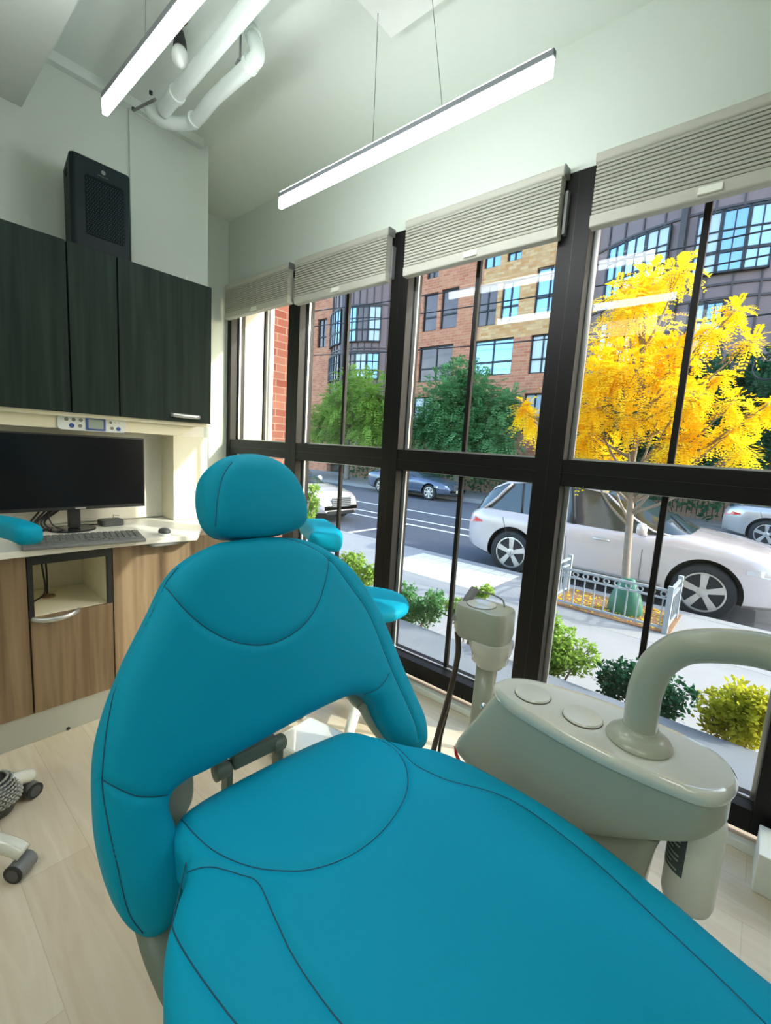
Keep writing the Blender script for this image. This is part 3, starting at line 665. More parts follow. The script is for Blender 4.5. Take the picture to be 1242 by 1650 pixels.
# frame below the seat
link('seat_frame', prism(BM(), [(.02, -.22), (.02, .16), (.10, .20), (1.05, .16), (1.05, -.18), (.10, -.25)], .50, SZ-.065), 'beige', chair, world=False, bevel=.01)
cb = BM()
secs = [(.50, .24, .85, .15), (.35, .28, .72, .12), (.18, .26, .74, .13), (.06, .18, .86, .17), (.0, .16, .88, .18)]
rings = []
for z, x0, x1, hw in secs: rings.append([cb.verts.new((x, y-.02, z)) for x, y in rrect(x0, -hw, x1, hw, .06)])
for a, b in zip(rings[:-1], rings[1:]):
    for i in range(len(a)): cb.faces.new((a[i], a[(i+1) % len(a)], b[(i+1) % len(a)], b[i]))
cb.faces.new(rings[0]); cb.faces.new(rings[-1][::-1]); link('pedestal', cb, 'beige', chair, smooth=50, world=False)
# hinge bar visible in the gap
def loc(P): Q = P-CO; return Vector((Q.dot(CFX), Q.dot(CLY), P.z))
ha = loc(un(352, 1262, 2, .655)); hb = loc(un(440, 1208, 2, .655))
ha = Vector((-.055, ha.y, .655)); hb = Vector((-.055, hb.y-.0, .655))
ha = loc(un(368, 1236, 2, .63)); hb = loc(un(447, 1200, 2, .63))
def sl(x, y, s):         # sight line on the lateral plane local x = s
    d = FW+RT*((x-621)/FPX)-UP*((y-825)/FPX); k_ = (s-(CAM-CO).dot(CFX))/d.dot(CFX); return loc(CAM+d*k_)
ha = sl(372, 1240, -.05); hb = sl(442, 1208, -.05); zb_ = (ha.z+hb.z)/2
link('recline_bar', bx(-.065, ha.y, zb_+.004, -.035, hb.y, zb_+.040), 'armmetal', chair, world=False, bevel=.006)
for P_, q in ((sl(357, 1250, -.05), 0), (sl(447, 1207, -.05), 1)):
    link('pivot', lathe(BM(), [(.012, -.018), (.019, -.016), (.019, .012), (.014, .018)], (-.05, P_.y, zb_+.012), 20, (0, 1, 0)), 'armmetal', chair, smooth=40, world=False)
    link('pivot_bracket', bx(-.065, P_.y-.006 if q else P_.y+.006, zb_-.10, -.035, P_.y+.008 if q else P_.y+.020, zb_+.02), 'armmetal', chair, world=False, bevel=.003)
for s_ in (-1, 1):
    off = .028
    pts = [(.02, off+s_*.335, .535), (.09, off+s_*.335, .49), (.16, off+s_*.315, .43), (.22, off+s_*.27, .42), (.27, off+s_*.20, .47), (.30, off+s_*.15, .53)]
    link('side_bracket', tube(BM(), spline(pts, 6), [.034, .026], 14, .45), 'armmetal', chair, smooth=180, world=False)
    if s_ > 0: link('back_bracket', tube(BM(), spline([(-.045, off+s_*.24, .66), (-.02, off+s_*.268, .60), (.015, off+s_*.30, .55), (.05, off+s_*.325, .52)], 6), [.030, .034], 14, .5), 'beige', chair, smooth=180, world=False)
link('back_shell', cushion([(u*.86+.01, v*.86+.05) for u, v in out[:10]+[(-.25, -.06), (-.22, .07), (-.1, .085), (.04, .1), (.2, .1), (.3, -.04)]+out[31:]], lambda u, v, h: backmap(u, v, h-.055), r=.03, T=.01, band=.01, Tb=.012, grid=.03)[0], 'beige', chair, smooth=180, world=False)

# ================================================================== CUSPIDOR / delivery unit
UZ = .80
top_px = [(797, 1106), (802, 1097), (822, 1092), (862, 1096), (955, 1122), (1050, 1160), (1130, 1198), (1170, 1224), (1188, 1250), (1188, 1268), (1168, 1281), (1130, 1280), (1050, 1250), (960, 1210), (880, 1167), (820, 1130)]
TP = [un(x, y, 2, UZ) for x, y in top_px]; uc = sum(TP, Vector())/len(TP)
unit = thing('delivery_unit', 'beige delivery unit console with oval top beside the dental chair', 'dental unit', (uc.x, uc.y, 0))
OP = spline([(p.x, p.y, 0) for p in TP], 5, True)
def shr(k, P=OP): return [((p.x-uc.x)*k[0]+uc.x+k[2], (p.y-uc.y)*k[1]+uc.y+k[3]) for p in P]
def loft(bm, secs):
    rings = [[bm.verts.new((x, y, z)) for x, y in P] for P, z in secs]; n = len(rings[0])
    for a, b in zip(rings[:-1], rings[1:]):
        for i in range(n): bm.faces.new((a[i], a[(i+1) % n], b[(i+1) % n], b[i]))
    bm.faces.new(rings[0]); bm.faces.new(rings[-1][::-1]); return bm
link('top_cover', loft(BM(), [(shr((.93, .86, 0, 0)), UZ+.002), (shr((.97, .93, 0, 0)), UZ+.003), (shr((1, 1, 0, 0)), UZ-.004), (shr((1.005, 1.01, 0, 0)), UZ-.014), (shr((.99, .98, 0, 0)), UZ-.024)]), 'beige2', unit, smooth=50)
def dep(x): t_ = min(1, max(0, (x-3.27)/.30)); return .205-.145*t_**1.1
lower = []
for f, ins in ((0, .93), (.15, .925), (.35, .92), (.6, .92), (.85, .915), (.97, .90), (1, .87)):
    lower.append([(((p.x-uc.x)*(.975 if f < .9 else .975*ins/.92)+uc.x)-.085*f*max(0, (uc.x-.02-p.x)/.2)**1.3, (p.y-uc.y)*ins+uc.y, UZ-.024-(f*dep(p.x))) for p in OP])
def loft3(bm, secs):
    rings = [[bm.verts.new(q) for q in P] for P in secs]; n = len(rings[0])
    for a, b in zip(rings[:-1], rings[1:]):
        for i in range(n): bm.faces.new((a[i], a[(i+1) % n], b[(i+1) % n], b[i]))
    return bm, rings
bm, rg = loft3(BM(), lower)
r_ = rg[-1]; n_ = len(r_); cen = [bm.verts.new(((v.co.x-uc.x)*.6+uc.x, (v.co.y-uc.y)*.15+uc.y, UZ-.024-dep((v.co.x-uc.x)*.6+uc.x))) for v in r_]
for i in range(n_): bm.faces.new((r_[i], r_[(i+1) % n_], cen[(i+1) % n_], cen[i]))
bm.faces.new(cen); bm.faces.new(rg[0])
link('console_body', bm, 'beige', unit, smooth=50)
nk = lambda x1, k, dx=0: [(x, y) for x, y in rrect(3.10+dx, uc.y-.062*k, x1, uc.y+.062*k, .03)]
link('neck', loft(BM(), [(nk(3.475, 1), UZ-.16), (nk(3.468, 1), UZ-.19), (nk(3.462, .97), UZ-.24), (nk(3.455, .9, .02), UZ-.36), (nk(3.44, .8, .05), UZ-.55), (nk(3.44, .8, .05), .10), (nk(3.47, 1), .02), (nk(3.47, 1), 0)]), 'beige', unit, smooth=50)
for x, y in ((858, 1121), (938, 1158)):
    q = un(x, y, 2, UZ); link('round_cap', lathe(BM(), [(.041, 0), (.042, .004), (.040, .007), (.01, .0085)], (q.x, q.y, UZ+.002), 40), 'beige2', unit, smooth=40)
    link('cap_rim', lathe(BM(), [(.0425, 0), (.0425, .0014)], (q.x, q.y, UZ+.002), 40), 'hose', unit)
for x, y in ((782, 1140), (763, 1177)):
    q = un(x, y, 1, uc.y-.0); link('side_screw', lathe(BM(), [(.006, 0), (.009, .004), (.009, .010), (.004, .013)], q, 14, (-1, 0, .3)), 'chrome', unit, smooth=60)
q = un(735, 1215, 1, uc.y+.05); link('red_lever', tube(BM(), [q+Vector((.02, 0, -.03)), q, q+Vector((-.004, 0, .022))], .005, 8), 'red', unit)
# bottle under the console
bp_ = Vector((3.527, uc.y+.01, 0)); zt = UZ-.085
t = thing('water_bottle', 'white plastic water bottle with dark printed label hanging under the console', 'bottle', (bp_.x, bp_.y, zt-.2))
link('bottle_body', lathe(BM(), [(.030, 0), (.038, -.006), (.043, -.016), (.045, -.03), (.045, -.195), (.042, -.207), (.03, -.214), (.004, -.212)], (bp_.x, bp_.y, zt), 36), 'bottle', t, smooth=50)
lbm = BM(); ro = []; 
for kk in range(9):
    a = math.radians(188+kk*8.5); ro.append((lbm.verts.new((bp_.x+0.0457*math.cos(a), bp_.y+0.0457*math.sin(a), zt-.045)), lbm.verts.new((bp_.x+0.0457*math.cos(a), bp_.y+0.0457*math.sin(a), zt-.135))))
for a, b in zip(ro[:-1], ro[1:]): lbm.faces.new((a[0], b[0], b[1], a[1]))
lab = link('label', lbm, 'label', t)
tx = BM()
for r_ in range(8):
    z = zt-.055-r_*.010; pr = None
    for kk in range(10 if r_ % 3 else 7):
        a = math.radians(193+kk*5.5); v = (tx.verts.new((bp_.x+0.0461*math.cos(a), bp_.y+0.0461*math.sin(a), z)), tx.verts.new((bp_.x+0.0461*math.cos(a), bp_.y+0.0461*math.sin(a), z-.0035)))
        if pr: tx.faces.new((pr[0], v[0], v[1], pr[1]))
        pr = v
sub(lab, 'print_lines', tx, 'labelw')
# bent light post rising out of the console
pz = un(1030, 1196, 2, UZ).y; 
AX = [un(x, y, 1, pz) for x, y in [(1028, 1193), (1034, 1145), (1041, 1108), (1060, 1070), (1095, 1046), (1140, 1039), (1190, 1041), (1242, 1052)]]
AX = AX[:5]+[Vector((AX[5].x, AX[5].y-.005, AX[5].z)), AX[6]+Vector((.01, -.0, 0)), AX[7]+Vector((.02, 0, 0)), AX[7]+Vector((.25, .0, .0))]
t = thing('bent_light_post', 'thick beige tubular post curving out of the console to the right', 'post', (AX[0].x, AX[0].y, UZ))
link('post_tube', tube(BM(), spline([AX[0]+Vector((0, 0, -.03))]+AX, 8), .0315, 28), 'beige', t, smooth=180)
link('flange', lathe(BM(), [(.060, 0), (.062, .004), (.058, .012), (.045, .022), (.036, .028), (.034, .034)], (AX[0].x, AX[0].y, UZ+.002), 40), 'beige', t, smooth=50)

# assistant holder post
post = thing('instrument_holder_post', 'beige upright post with instrument holder head standing by the window', 'dental unit', (2.85, -.62, 0))
HX, HY = 2.85, -.60
def hz_(y): return un(780, y, 1, HY).z
hd = rrect(HX-.125, HY-.07, HX+.075, HY+.075, .045)
def hs_(k, dx=0): return [((x-HX)*k+HX+dx, (y-HY)*k+HY) for x, y in hd]
link('holder_head', loft(BM(), [(hs_(.80), .834), (hs_(.94), .832), (hs_(.985), .822), (hs_(1), .800), (hs_(1.0), .748), (hs_(.985), .744), (hs_(.985), .738), (hs_(.94), .722), (hs_(.86), .712)]), 'beige', post, smooth=50)
link('round_cap', lathe(BM(), [(.052, 0), (.052, .003)], (HX-.04, HY, .834), 36), 'beige2', post); link('cap_rim', lathe(BM(), [(.0535, 0), (.0535, .0012)], (HX-.04, HY, .834), 36), 'hose', post)
link('collar', lathe(BM(), [(.078, .72), (.077, .70), (.070, .672), (.066, .668), (.064, .64), (.048, .632), (.046, .62), (.038, .615)], (HX+.012, HY, 0), 36), 'beige2', post, smooth=50)
link('post', tube(BM(), [(HX+.005, HY, .63), (HX-.005, HY, .3), (HX-.012, HY, 0)], [.038, .036, .036], 24), 'beige', post, smooth=180)
link('holder_bracket', tube(BM(), [(HX-.10, HY+.05, .865), (HX-.105, HY-.02, .81), (HX-.108, HY-.055, .765)], .017, 14), 'greyp', post, smooth=60)
link('wire_hook', tube(BM(), spline([(HX-.10, HY+.05, .86), (HX-.05, HY+.06, .862), (HX+.01, HY+.055, .855), (HX+.03, HY+.04, .835)], 6), .003, 8), 'greyp', post)
link('base_plate', lathe(BM(), [(.09, 0), (.09, .01), (.04, .02)], (HX-.012, HY, 0), 30), 'beige', post)
def hose(label, pts, r):
    P = spline(pts, 8); tag(link('suction_hose', tube(BM(), P, r, 12), 'hose', smooth=180), label, 'hose', 'hoses hanging from the holder head')
hy = HY-.05
HP = lambda x, y, Y=hy: un(x, y, 1, Y)
hose('dark brown hose, thickest, hanging in front of the holder post', [HP(737, 1018), HP(738, 1050), HP(731, 1090), HP(718, 1140), HP(706, 1180), HP(697, 1215), HP(690, 1260)], .0105)
hose('thin dark hose just right of the thick brown one', [HP(738, 1020, hy+.03), HP(734, 1080, hy+.03), HP(722, 1140, hy+.03), HP(710, 1190, hy+.03), HP(706, 1230, hy+.03)], .006)
hose('dark hose hanging behind the holder post close to the window', [HP(795, 1060, HY+.05), HP(792, 1110, HY+.05), HP(786, 1150, HY+.05), HP(782, 1200, HY+.05)], .010)

# low utility box and base seen in the gap behind the seat
a = un(505, 1195, 2, 0); tag(link('floor_utility_box', prism(BM(), [(2.02, -.95), (2.42, -.88), (2.40, -.62), (2.0, -.69)], 0, .07), 'beige2', bevel=.02), 'low pale utility box on the floor seen in the gap behind the seat', 'box')

# ================================================================== STOOLS
def stool(cx, cy, angs, seat_z, label, seatR=.19, rest=None):
    t = thing('operator_stool', label, 'stool', (cx, cy, 0), 0, 'operator stools with teal pads')
    for a in angs:
        a = math.radians(a); d = Vector((math.cos(a), math.sin(a), 0)); c = Vector((cx, cy, 0)); s = Vector((-d.y, d.x, 0))
        lg = link('leg', tube(BM(), spline([c+d*.03+Vector((0, 0, .115)), c+d*.15+Vector((0, 0, .115)), c+d*.27+Vector((0, 0, .098)), c+d*.325+Vector((0, 0, .076))], 5), [.030, .023], 12), 'beige2', t, smooth=180)
        wc = c+d*.315+Vector((0, 0, .029))
        sub(lg, 'caster', tube(BM(), [wc-s*.030, wc-s*.0295, wc+s*.0295, wc+s*.030], [.026, .028, .028, .026], 20), 'greyp', smooth=50)
        sub(lg, 'caster_cap', tube(BM(), [wc-s*.034, wc-s*.030], .0285, 20), 'blackp', smooth=50)
        sub(lg, 'caster_disc', tube(BM(), [wc-s*.0355, wc-s*.034], .019, 16), 'dgreyp')
    link('column', lathe(BM(), [(.04, .09), (.036, .14), (.025, .16), (.025, .3), (.018, .31), (.018, seat_z-.06)], (cx, cy, 0), 20), 'greyp', t, smooth=50)
    link('seat_pad', lathe(BM(), [(.05, seat_z-.07), (seatR-.02, seat_z-.065), (seatR, seat_z-.05), (seatR+.003, seat_z-.03), (seatR-.01, seat_z-.008), (seatR-.04, seat_z), (.01, seat_z+.004)], (cx, cy, 0), 40), 'teal', t, smooth=180)
    if rest:
        link('rest_arm', tube(BM(), spline(rest['arm'], 6), .014, 12), 'greyp', t, smooth=180)
        P = spline(rest['pts'], 6)
        bm = BM(); up = Vector((0, 0, 1)); rings = []; n = len(P)
        for i, q in enumerate(P):
            d = (P[min(i+1, n-1)]-P[max(i-1, 0)]).normalized(); s = d.cross(up).normalized(); e = min(i, n-1-i)/(n-1)*2; kq = (1-(1-min(1, e*4))**2)**.5*.6+.4
            rings.append([bm.verts.new(q+s*x*kq+up*z*kq) for x, z in rrect(-rest['w']/2, -rest['h']/2, rest['w']/2, rest['h']/2, min(rest['w'], rest['h'])*.35, 4)])
        for a, b in zip(rings[:-1], rings[1:]):
            for i in range(len(a)): bm.faces.new((a[i], a[(i+1) % len(a)], b[(i+1) % len(a)], b[i]))
        bm.faces.new(rings[0]); bm.faces.new(rings[-1][::-1])
        link('body_rest', bm, 'teal', t, smooth=60)
    return t
R1 = [un(-60, 838, 2, .985), un(-10, 846, 2, .985), un(25, 853, 2, .985), un(52, 864, 2, .985)]
stool(1.713, -1.993, [40, 112, 184, 256, 328], .60, 'operator stool with grey castors at the left edge of the picture', .17,
      dict(arm=[(1.713, -1.993, .53), (1.55, -2.05, .55), (1.40, -1.98, .72), (1.36, -1.85, .93)], pts=R1, w=.085, h=.075))
R2 = [un(455, 868, 2, .93), un(490, 868, 2, .93), un(520, 873, 2, .93), un(545, 888, 2, .93)]
R2 = [(1.62, -.40, .92), (1.78, -.48, .92), (1.93, -.57, .92), (2.02, -.66, .92)]
stool(2.09, -.42, [15, 87, 159, 231, 303], .63, 'operator stool behind the dental chair back near the windows', .21,
      dict(arm=[(2.09, -.42, .56), (1.90, -.33, .58), (1.75, -.38, .75), (1.75, -.45, .88)], pts=R2, w=.16, h=.09))
# woven rounded object at left edge
c = un(-13, 1280, 2, .08)
t = thing('woven_basket', 'rounded grey and black woven basket on the floor at the left edge', 'basket', (c.x, c.y, 0))
link('dark_bowl', lathe(BM(), [(.04, 0), (.06, .012), (.074, .05), (.078, .08), (.07, .11), (.05, .13), (.02, .138)], (c.x, c.y, 0), 32), 'blackp', t, smooth=180)
wv = BM()
for j in range(9):
    z = .06+j*.0095; rr = math.sqrt(max(0, 1-((z-.07)/.078)**2))*.079
    for i in range(30):
        a = 2*PI*(i+.5*(j % 2))/30; tube(wv, [(c.x+rr*math.cos(a-.075), c.y+rr*math.sin(a-.075), z), (c.x+(rr+.004)*math.cos(a), c.y+(rr+.004)*math.sin(a), z), (c.x+rr*math.cos(a+.075), c.y+rr*math.sin(a+.075), z)], .0042, 5)
link('weave', wv, 'wovenb', t, smooth=180)
# white box at the right edge
a = un(1210, 1435, 2, 0); zt_ = un(1214, 1372, 1, a.y).z
tag(link('white_floor_cabinet', bx(a.x, a.y, 0, a.x+.5, -.038, max(zt_, .12)), 'white', bevel=.004), 'white box standing on the floor under the window at the right edge', 'box')

# ================================================================== OUTSIDE
GZ, SWZ = -.64, -.50
struct('ground_road', bx(-70, 4.9, GZ-.1, 60, 14.6, GZ), 'asphalt')
struct('ground_sidewalk', bx(-70, .95, SWZ-.25, 60, 4.72, SWZ), 'concrete')
struct('curb', bx(-70, 4.725, GZ-.1, 60, 4.895, SWZ+.002), 'concrete', bevel=.01)
struct('ground_far_sidewalk', bx(-70, 14.6, GZ-.1, 60, 40, SWZ), 'concrete')
jb = BM()
for x in [-6.4, -4.9, -3.4, -1.9, -.4, 1.1, 4.1, 5.6]: box(jb, x, .95, SWZ-.01, x+.012, 4.72, SWZ+.002)
box(jb, -10, 3.35, SWZ-.01, 8, 3.362, SWZ+.002); box(jb, -10, 1.75, SWZ-.01, 8, 1.762, SWZ+.002)
struct('sidewalk_joints', jb, 'joint')
pv = BM()                 # small paver strip near the curb
for i in range(9):
    for j in range(5): box(pv, -1.15+i*.21, 3.42+j*.25, SWZ, -1.15+i*.21+.195, 3.42+j*.25+.235, SWZ+.006)
tag(link('paver_strip', pv, 'stone'), 'strip of small square pavers set in the sidewalk', 'paving')
struct('planter_ledge', bx(-.02, .14, -.6, 8, .66, .055), 'ledge', bevel=.01)
struct('planter_soil', bx(-.3, .66, -.6, 8, .95, -.10), 'mulch')
struct('planter_curb', bx(-.3, .95, -.6, 8, 1.05, -.40), 'concrete')
lm = BM()
for y in (10.0, 8.40, 7.62): box(lm, -60, y, GZ, 50, y+.10, GZ+.006)
for x in (-22, -15.5, -9.3, -3.9, 7): box(lm, x, 5.0, GZ, x+.10, 7.6, GZ+.006)
struct('road_markings', lm, 'paintw')
rt = un(765, 905, 2, GZ)

# tree guard
g = thing('tree_guard', 'grey metal railing with a row of rings round the street tree pit', 'railing', (2.2, 4.1, SWZ))
gx0, gx1, gy0, gy1 = 1.53, 2.86, 3.76, 4.46; gz0, gz1 = SWZ, SWZ+.52
def gpanel(x0, y0, x1, y1, nb, rings, front=False):
    d = Vector((x1-x0, y1-y0, 0)); L = d.length; d.normalize(); A = Vector((x0, y0, 0)); pb = BM(); s = Vector((-d.y, d.x, 0))
    def bar(a, b, z0, z1, w=.015):
        p0 = A+d*a; p1 = A+d*b
        vs = [pb.verts.new(p+s*o+Vector((0, 0, z))) for p in (p0, p1) for o in (-w, w) for z in (z0, z1)]
        for f in ((0, 1, 3, 2), (4, 6, 7, 5), (0, 4, 5, 1), (2, 3, 7, 6), (0, 2, 6, 4), (1, 5, 7, 3)): pb.faces.new([vs[i] for i in f])
    bar(0, L, gz1-.035, gz1-.01); bar(0, L, gz1-.125, gz1-.105); bar(0, L, gz0+.05, gz0+.075)
    link('rail_panel', pb, 'guard', g)
    for i in range(nb):
        pb = BM(); a = L*(i+.5)/nb; bar(a-.007, a+.007, gz0+.075, gz1-.125, .007); link('baluster', pb, 'guard', g)
    for i in range(rings):
        cc = A+d*(L*(i+.5)/rings)+Vector((0, 0, gz1-.07)); pts = [cc+d*(.030*math.cos(q*PI/8))+Vector((0, 0, .030*math.sin(q*PI/8))) for q in range(17)]
        link('ring', tube(BM(), pts, (.0095), 6), 'guard', g)
gpanel(gx0, gy0, gx1, gy0, 11, 11); gpanel(gx0, gy0, gx0, gy1, 6, 0); gpanel(gx1, gy0, gx1, gy1, 5, 0)
for x, y in ((gx0, gy0), (gx1, gy0), (gx0, gy1), (gx1, gy1)): link('post', bx(x-.028, y-.028, gz0, x+.028, y+.028, gz1+.03), 'guard', g, bevel=.004)
struct('tree_pit', bx(gx0, gy0-.02, SWZ-.02, gx1+.05, gy1+.2, SWZ+.012), 'mulch')
lf = BM(); random.seed(3)
for i in range(420):
    x = random.uniform(gx0, gx1); y = random.uniform(gy0, gy1+.15); a = random.uniform(0, PI); r_ = random.uniform(.012, .03); z = SWZ+.014+random.uniform(0, .012)
    lf.faces.new([lf.verts.new((x+r_*math.cos(a+k_*PI/2)*(1 if k_ % 2 else .5), y+r_*math.sin(a+k_*PI/2)*(1 if k_ % 2 else .5), z+random.uniform(0, .012))) for k_ in range(4)])
o = link('fallen_leaves', lf, 'yellow'); tag(o, 'fallen brown and yellow leaves on the soil of the tree pit', 'leaves'); o['kind'] = 'stuff'
# green watering bag round the trunk
tb = Vector((2.36, 4.12, SWZ))
tag(link('watering_bag', lathe(BM(), [(.19, .012), (.205, .05), (.19, .18), (.15, .30), (.10, .40), (.07, .46)], tb, 18, None, 1, .7), 'greenbag', smooth=60), 'green watering bag wrapped round the street tree trunk', 'bag')

# ---------------------------------------------------------------- trees
def frond(bm, p, d, L, wd, n):
    "a drooping compound leaf of paired leaflets"
    d = d.normalized(); s = d.cross(Vector((0, 0, 1)))
    if s.length < .1: s = Vector((1, 0, 0))
    s.normalize(); nrm = s.cross(d)
    for i in range(n):
        t = (i+.6)/n; q = p+d*L*t+Vector((0, 0, -.35*L*t*t))
        for sg in (-1, 1):
            e = (s*sg+d*.5+nrm*random.uniform(-.4, .4)).normalized(); f = e.cross(nrm).normalized()*wd*.22; l = wd*(.6+.4*math.sin(t*PI))
            bm.faces.new((bm.verts.new(q), bm.verts.new(q+e*l*.5+f), bm.verts.new(q+e*l), bm.verts.new(q+e*l*.5-f)))
def leafball(bm, c, r, n, size, flat=(1, 1, 1), shell=.55, fr=None):
    for i in range(n):
        v = Vector((random.gauss(0, 1), random.gauss(0, 1), random.gauss(0, 1))).normalized(); rr = shell+(1-shell)*random.random()
        p = Vector(c)+Vector((v.x*flat[0], v.y*flat[1], v.z*flat[2]))*r*rr
        a = Vector((random.gauss(0, 1), random.gauss(0, 1), random.gauss(0, .7))).normalized()
        if fr: frond(bm, p, (v+a*.6+Vector((0, 0, -.3))), fr[0]*random.uniform(.6, 1.2), fr[1], fr[2]); continue
        b = a.cross(v+Vector((.01, .02, .03))).normalized(); s_ = size*random.uniform(.6, 1.2)
        bm.faces.new((bm.verts.new(p), bm.verts.new(p+a*s_*.5+b*s_*.28), bm.verts.new(p+a*s_), bm.verts.new(p+a*s_*.5-b*s_*.28)))
def tree(name, base, tip, r0, blobs, leafm, label, cat='tree', fr=None, size=.2, n=300, group=None, shell=.35, loose=False):
    t = thing(name, label, cat, tuple(base), 0, group); base = Vector(base); tip = Vector(tip)
    mid = [base+(tip-base)*k_/6+Vector((random.uniform(-1, 1), random.uniform(-1, 1), 0))*(tip-base).length*.008*(k_ % 5 > 0) for k_ in range(7)]
    link('trunk', tube(BM(), spline(mid, 4), [r0, r0*.35], 10), 'bark', t, smooth=180)
    bb = BM(); lb_ = BM(); H = (tip-base).length
    for c, r, cnt in blobs:
        c = Vector(c); s0 = base+(tip-base)*min(.95, max(.3, ((c.z-base.z)/H-.22)))
        m_ = (s0+c)/2+Vector((0, 0, -.06*H*.5)); tube(bb, spline([s0, m_, c], 5), [r0*.42, r0*.10], 7)
        for k_ in range(4):
            v = Vector((random.gauss(0, 1), random.gauss(0, 1), random.gauss(0, .8))).normalized(); tube(bb, [c+(s0-c)*.25, c+v*r*.8], [r0*.12, r0*.05], 5)
        leafball(lb_, c, r, cnt, size, (1, 1, .85), shell, fr) if not loose else leafball(lb_, c, r*1.12, cnt, size, (1, 1, 1.0), 0.0, fr)
    link('branches', bb, 'bark', t, smooth=180); link('foliage', lb_, leafm, t)
    return t
random.seed(11)
YP = lambda x, y, Y=4.1: un(x, y, 1, Y)
yb_ = [((1010, 500), .34), ((1050, 460), .26), ((1095, 440), .15), ((1040, 540), .36), ((985, 560), .34), ((960, 600), .30), ((1000, 600), .36), ((1060, 600), .34), ((1095, 560), .22), ((955, 660), .30),
       ((940, 700), .24), ((1010, 670), .22), ((1065, 660), .28), ((1100, 640), .24), ((1110, 700), .17), ((1090, 720), .22), ((980, 735), .22), ((945, 740), .20), ((1030, 470), .22), ((1150, 530), .11), ((1185, 500), .08),
       ((1160, 605), .08), ((1210, 550), .06), ((1180, 650), .09), ((1215, 670), .07), ((1240, 650), .05), ((1150, 705), .09), ((1185, 690), .06), ((855, 675), .18), ((880, 690), .16), ((845, 660), .10), ((905, 640), .2), ((1125, 640), .10), ((1195, 725), .1)]
random.shuffle(yb_)
bl = [(YP(x, y, 4.1+random.uniform(-.45, .45)), r*.82, int(520*r)) for (x, y), r in yb_]
tree('honey_locust', (2.36, 4.14, SWZ), YP(1040, 500, 4.1), .052, bl, 'yellow', 'young street tree with bright golden yellow autumn leaves inside the grey railing', fr=(.20, .048, 8), shell=.15, loose=True)
def far(px_, Y, m_, label, sp=.30, name='street_tree', n=700, fr=(.55, .17, 6)):
    pts = [(un(x, y, 1, Y+random.uniform(-.9, .9)), r, int(n*r)) for x, y, r in px_]
    top = max(pts, key=lambda q: q[0].z)[0]; cx = sum(q[0].x for q in pts)/len(pts)
    tree(name, (cx, Y, SWZ), (cx, Y, top.z-.4), .16, pts, m_, label, fr=fr, shell=.25, size=sp, loose=True, group='green trees across the street')
far([(745, 610, .8), (720, 640, 1.1), (770, 640, 1.1), (700, 670, 1.1), (745, 675, 1.3), (790, 670, 1.1), (705, 705, 1.0), (750, 710, 1.1), (800, 705, .9), (815, 655, .7), (680, 690, .8)], 16.2, 'green', 'green street tree seen through the middle window before the brick building', n=360)
far([(570, 625, .9), (600, 640, 1.1), (550, 650, 1.0), (585, 675, 1.3), (530, 660, .9), (545, 695, 1.1), (610, 690, 1.2), (515, 690, 1.0)], 16.0, 'lgreen', 'pale green street tree seen through the window left of the middle', n=360)
far([(1000, 640, 1.0), (960, 690, 1.0), (1040, 690, 1.1), (985, 725, .9), (1070, 720, .9), (930, 720, .8)], 16.2, 'dgreen', 'dark green tree half hidden behind the golden tree', n=360)
far([(1200, 610, .7), (1160, 630, .9), (1230, 640, .9), (1260, 610, .9), (1150, 670, .9), (1200, 680, 1.0), (1250, 690, .9), (1180, 720, .7), (1280, 670, .9)], 16.2, 'dgreen', 'dark green spreading tree at the right edge across the street', n=360)
# shrubs
def shrub(px_, m_, label, size=.035, n=900, stems=None, name='shrub'):
    pts = [(un(x, y, 1, Y), r) for x, y, Y, r in px_]; c = pts[0][0]
    t = thing(name, label, 'shrub', (c.x, c.y, -.10), 0, 'shrubs in the planter'); lb_ = BM(); bb = BM()
    for p, r in pts:
        leafball(lb_, p, r, int(n*(r/.15)**2), size, (1, 1, 1), .45); tube(bb, [(c.x+(p.x-c.x)*.3, .84, -.11), p], [.010, .004], 6)
        for k_ in range(14):
            v = Vector((random.gauss(0, 1), random.gauss(0, 1), abs(random.gauss(0, 1))+.3)).normalized(); e = p+v*r*1.25; tube(bb, [p, e], [.003, .0015], 4); leafball(lb_, e, .025, 12, size, (1, 1, 1.4), .2)
    link('stems', bb, 'bark', t); link('foliage', lb_, m_, t); return t
random.seed(5)
shrub([(665, 985, .85, .13), (650, 965, .85, .10), (690, 990, .82, .10), (700, 975, .85, .08), (640, 1000, .8, .08)], 'green', 'bushy green shrub outside the lower middle window')
shrub([(750, 1000, .85, .08), (735, 985, .85, .07), (772, 960, .85, .03), (784, 955, .85, .025), (765, 1010, .82, .06)], 'lgreen', 'light green shrub with tall stems behind the holder head')
shrub([(900, 1040, .85, .12), (885, 1020, .85, .09), (930, 1065, .85, .10), (895, 1070, .82, .10), (878, 1080, .8, .08)], 'lgreen', 'light green shrub at the left of the lower right window')
shrub([(1000, 1100, .84, .10), (1030, 1100, .86, .10), (985, 1110, .82, .08), (1080, 1130, .84, .10), (1055, 1140, .82, .10)], 'dgreen', 'dark green rounded shrub behind the bent post')
shrub([(1190, 1140, .80, .11), (1165, 1150, .8, .09), (1215, 1170, .78, .10), (1195, 1185, .78, .09), (1150, 1170, .8, .06), (1235, 1150, .8, .08)], 'vargreen', 'yellow-green variegated shrub at lower right', size=.036, n=900)
shrub([(572, 915, .85, .10), (590, 935, .84, .08), (560, 905, .85, .07), (600, 925, .85, .06)], 'lgreen', 'light green shrub seen just right of the headrest')
shrub([(500, 805, 1.25, .05), (503, 825, 1.25, .05), (506, 790, 1.25, .04), (499, 838, 1.2, .05), (508, 815, 1.25, .04)], 'lgreen', 'tall narrow green plant at the left of the lower window beside the headrest')

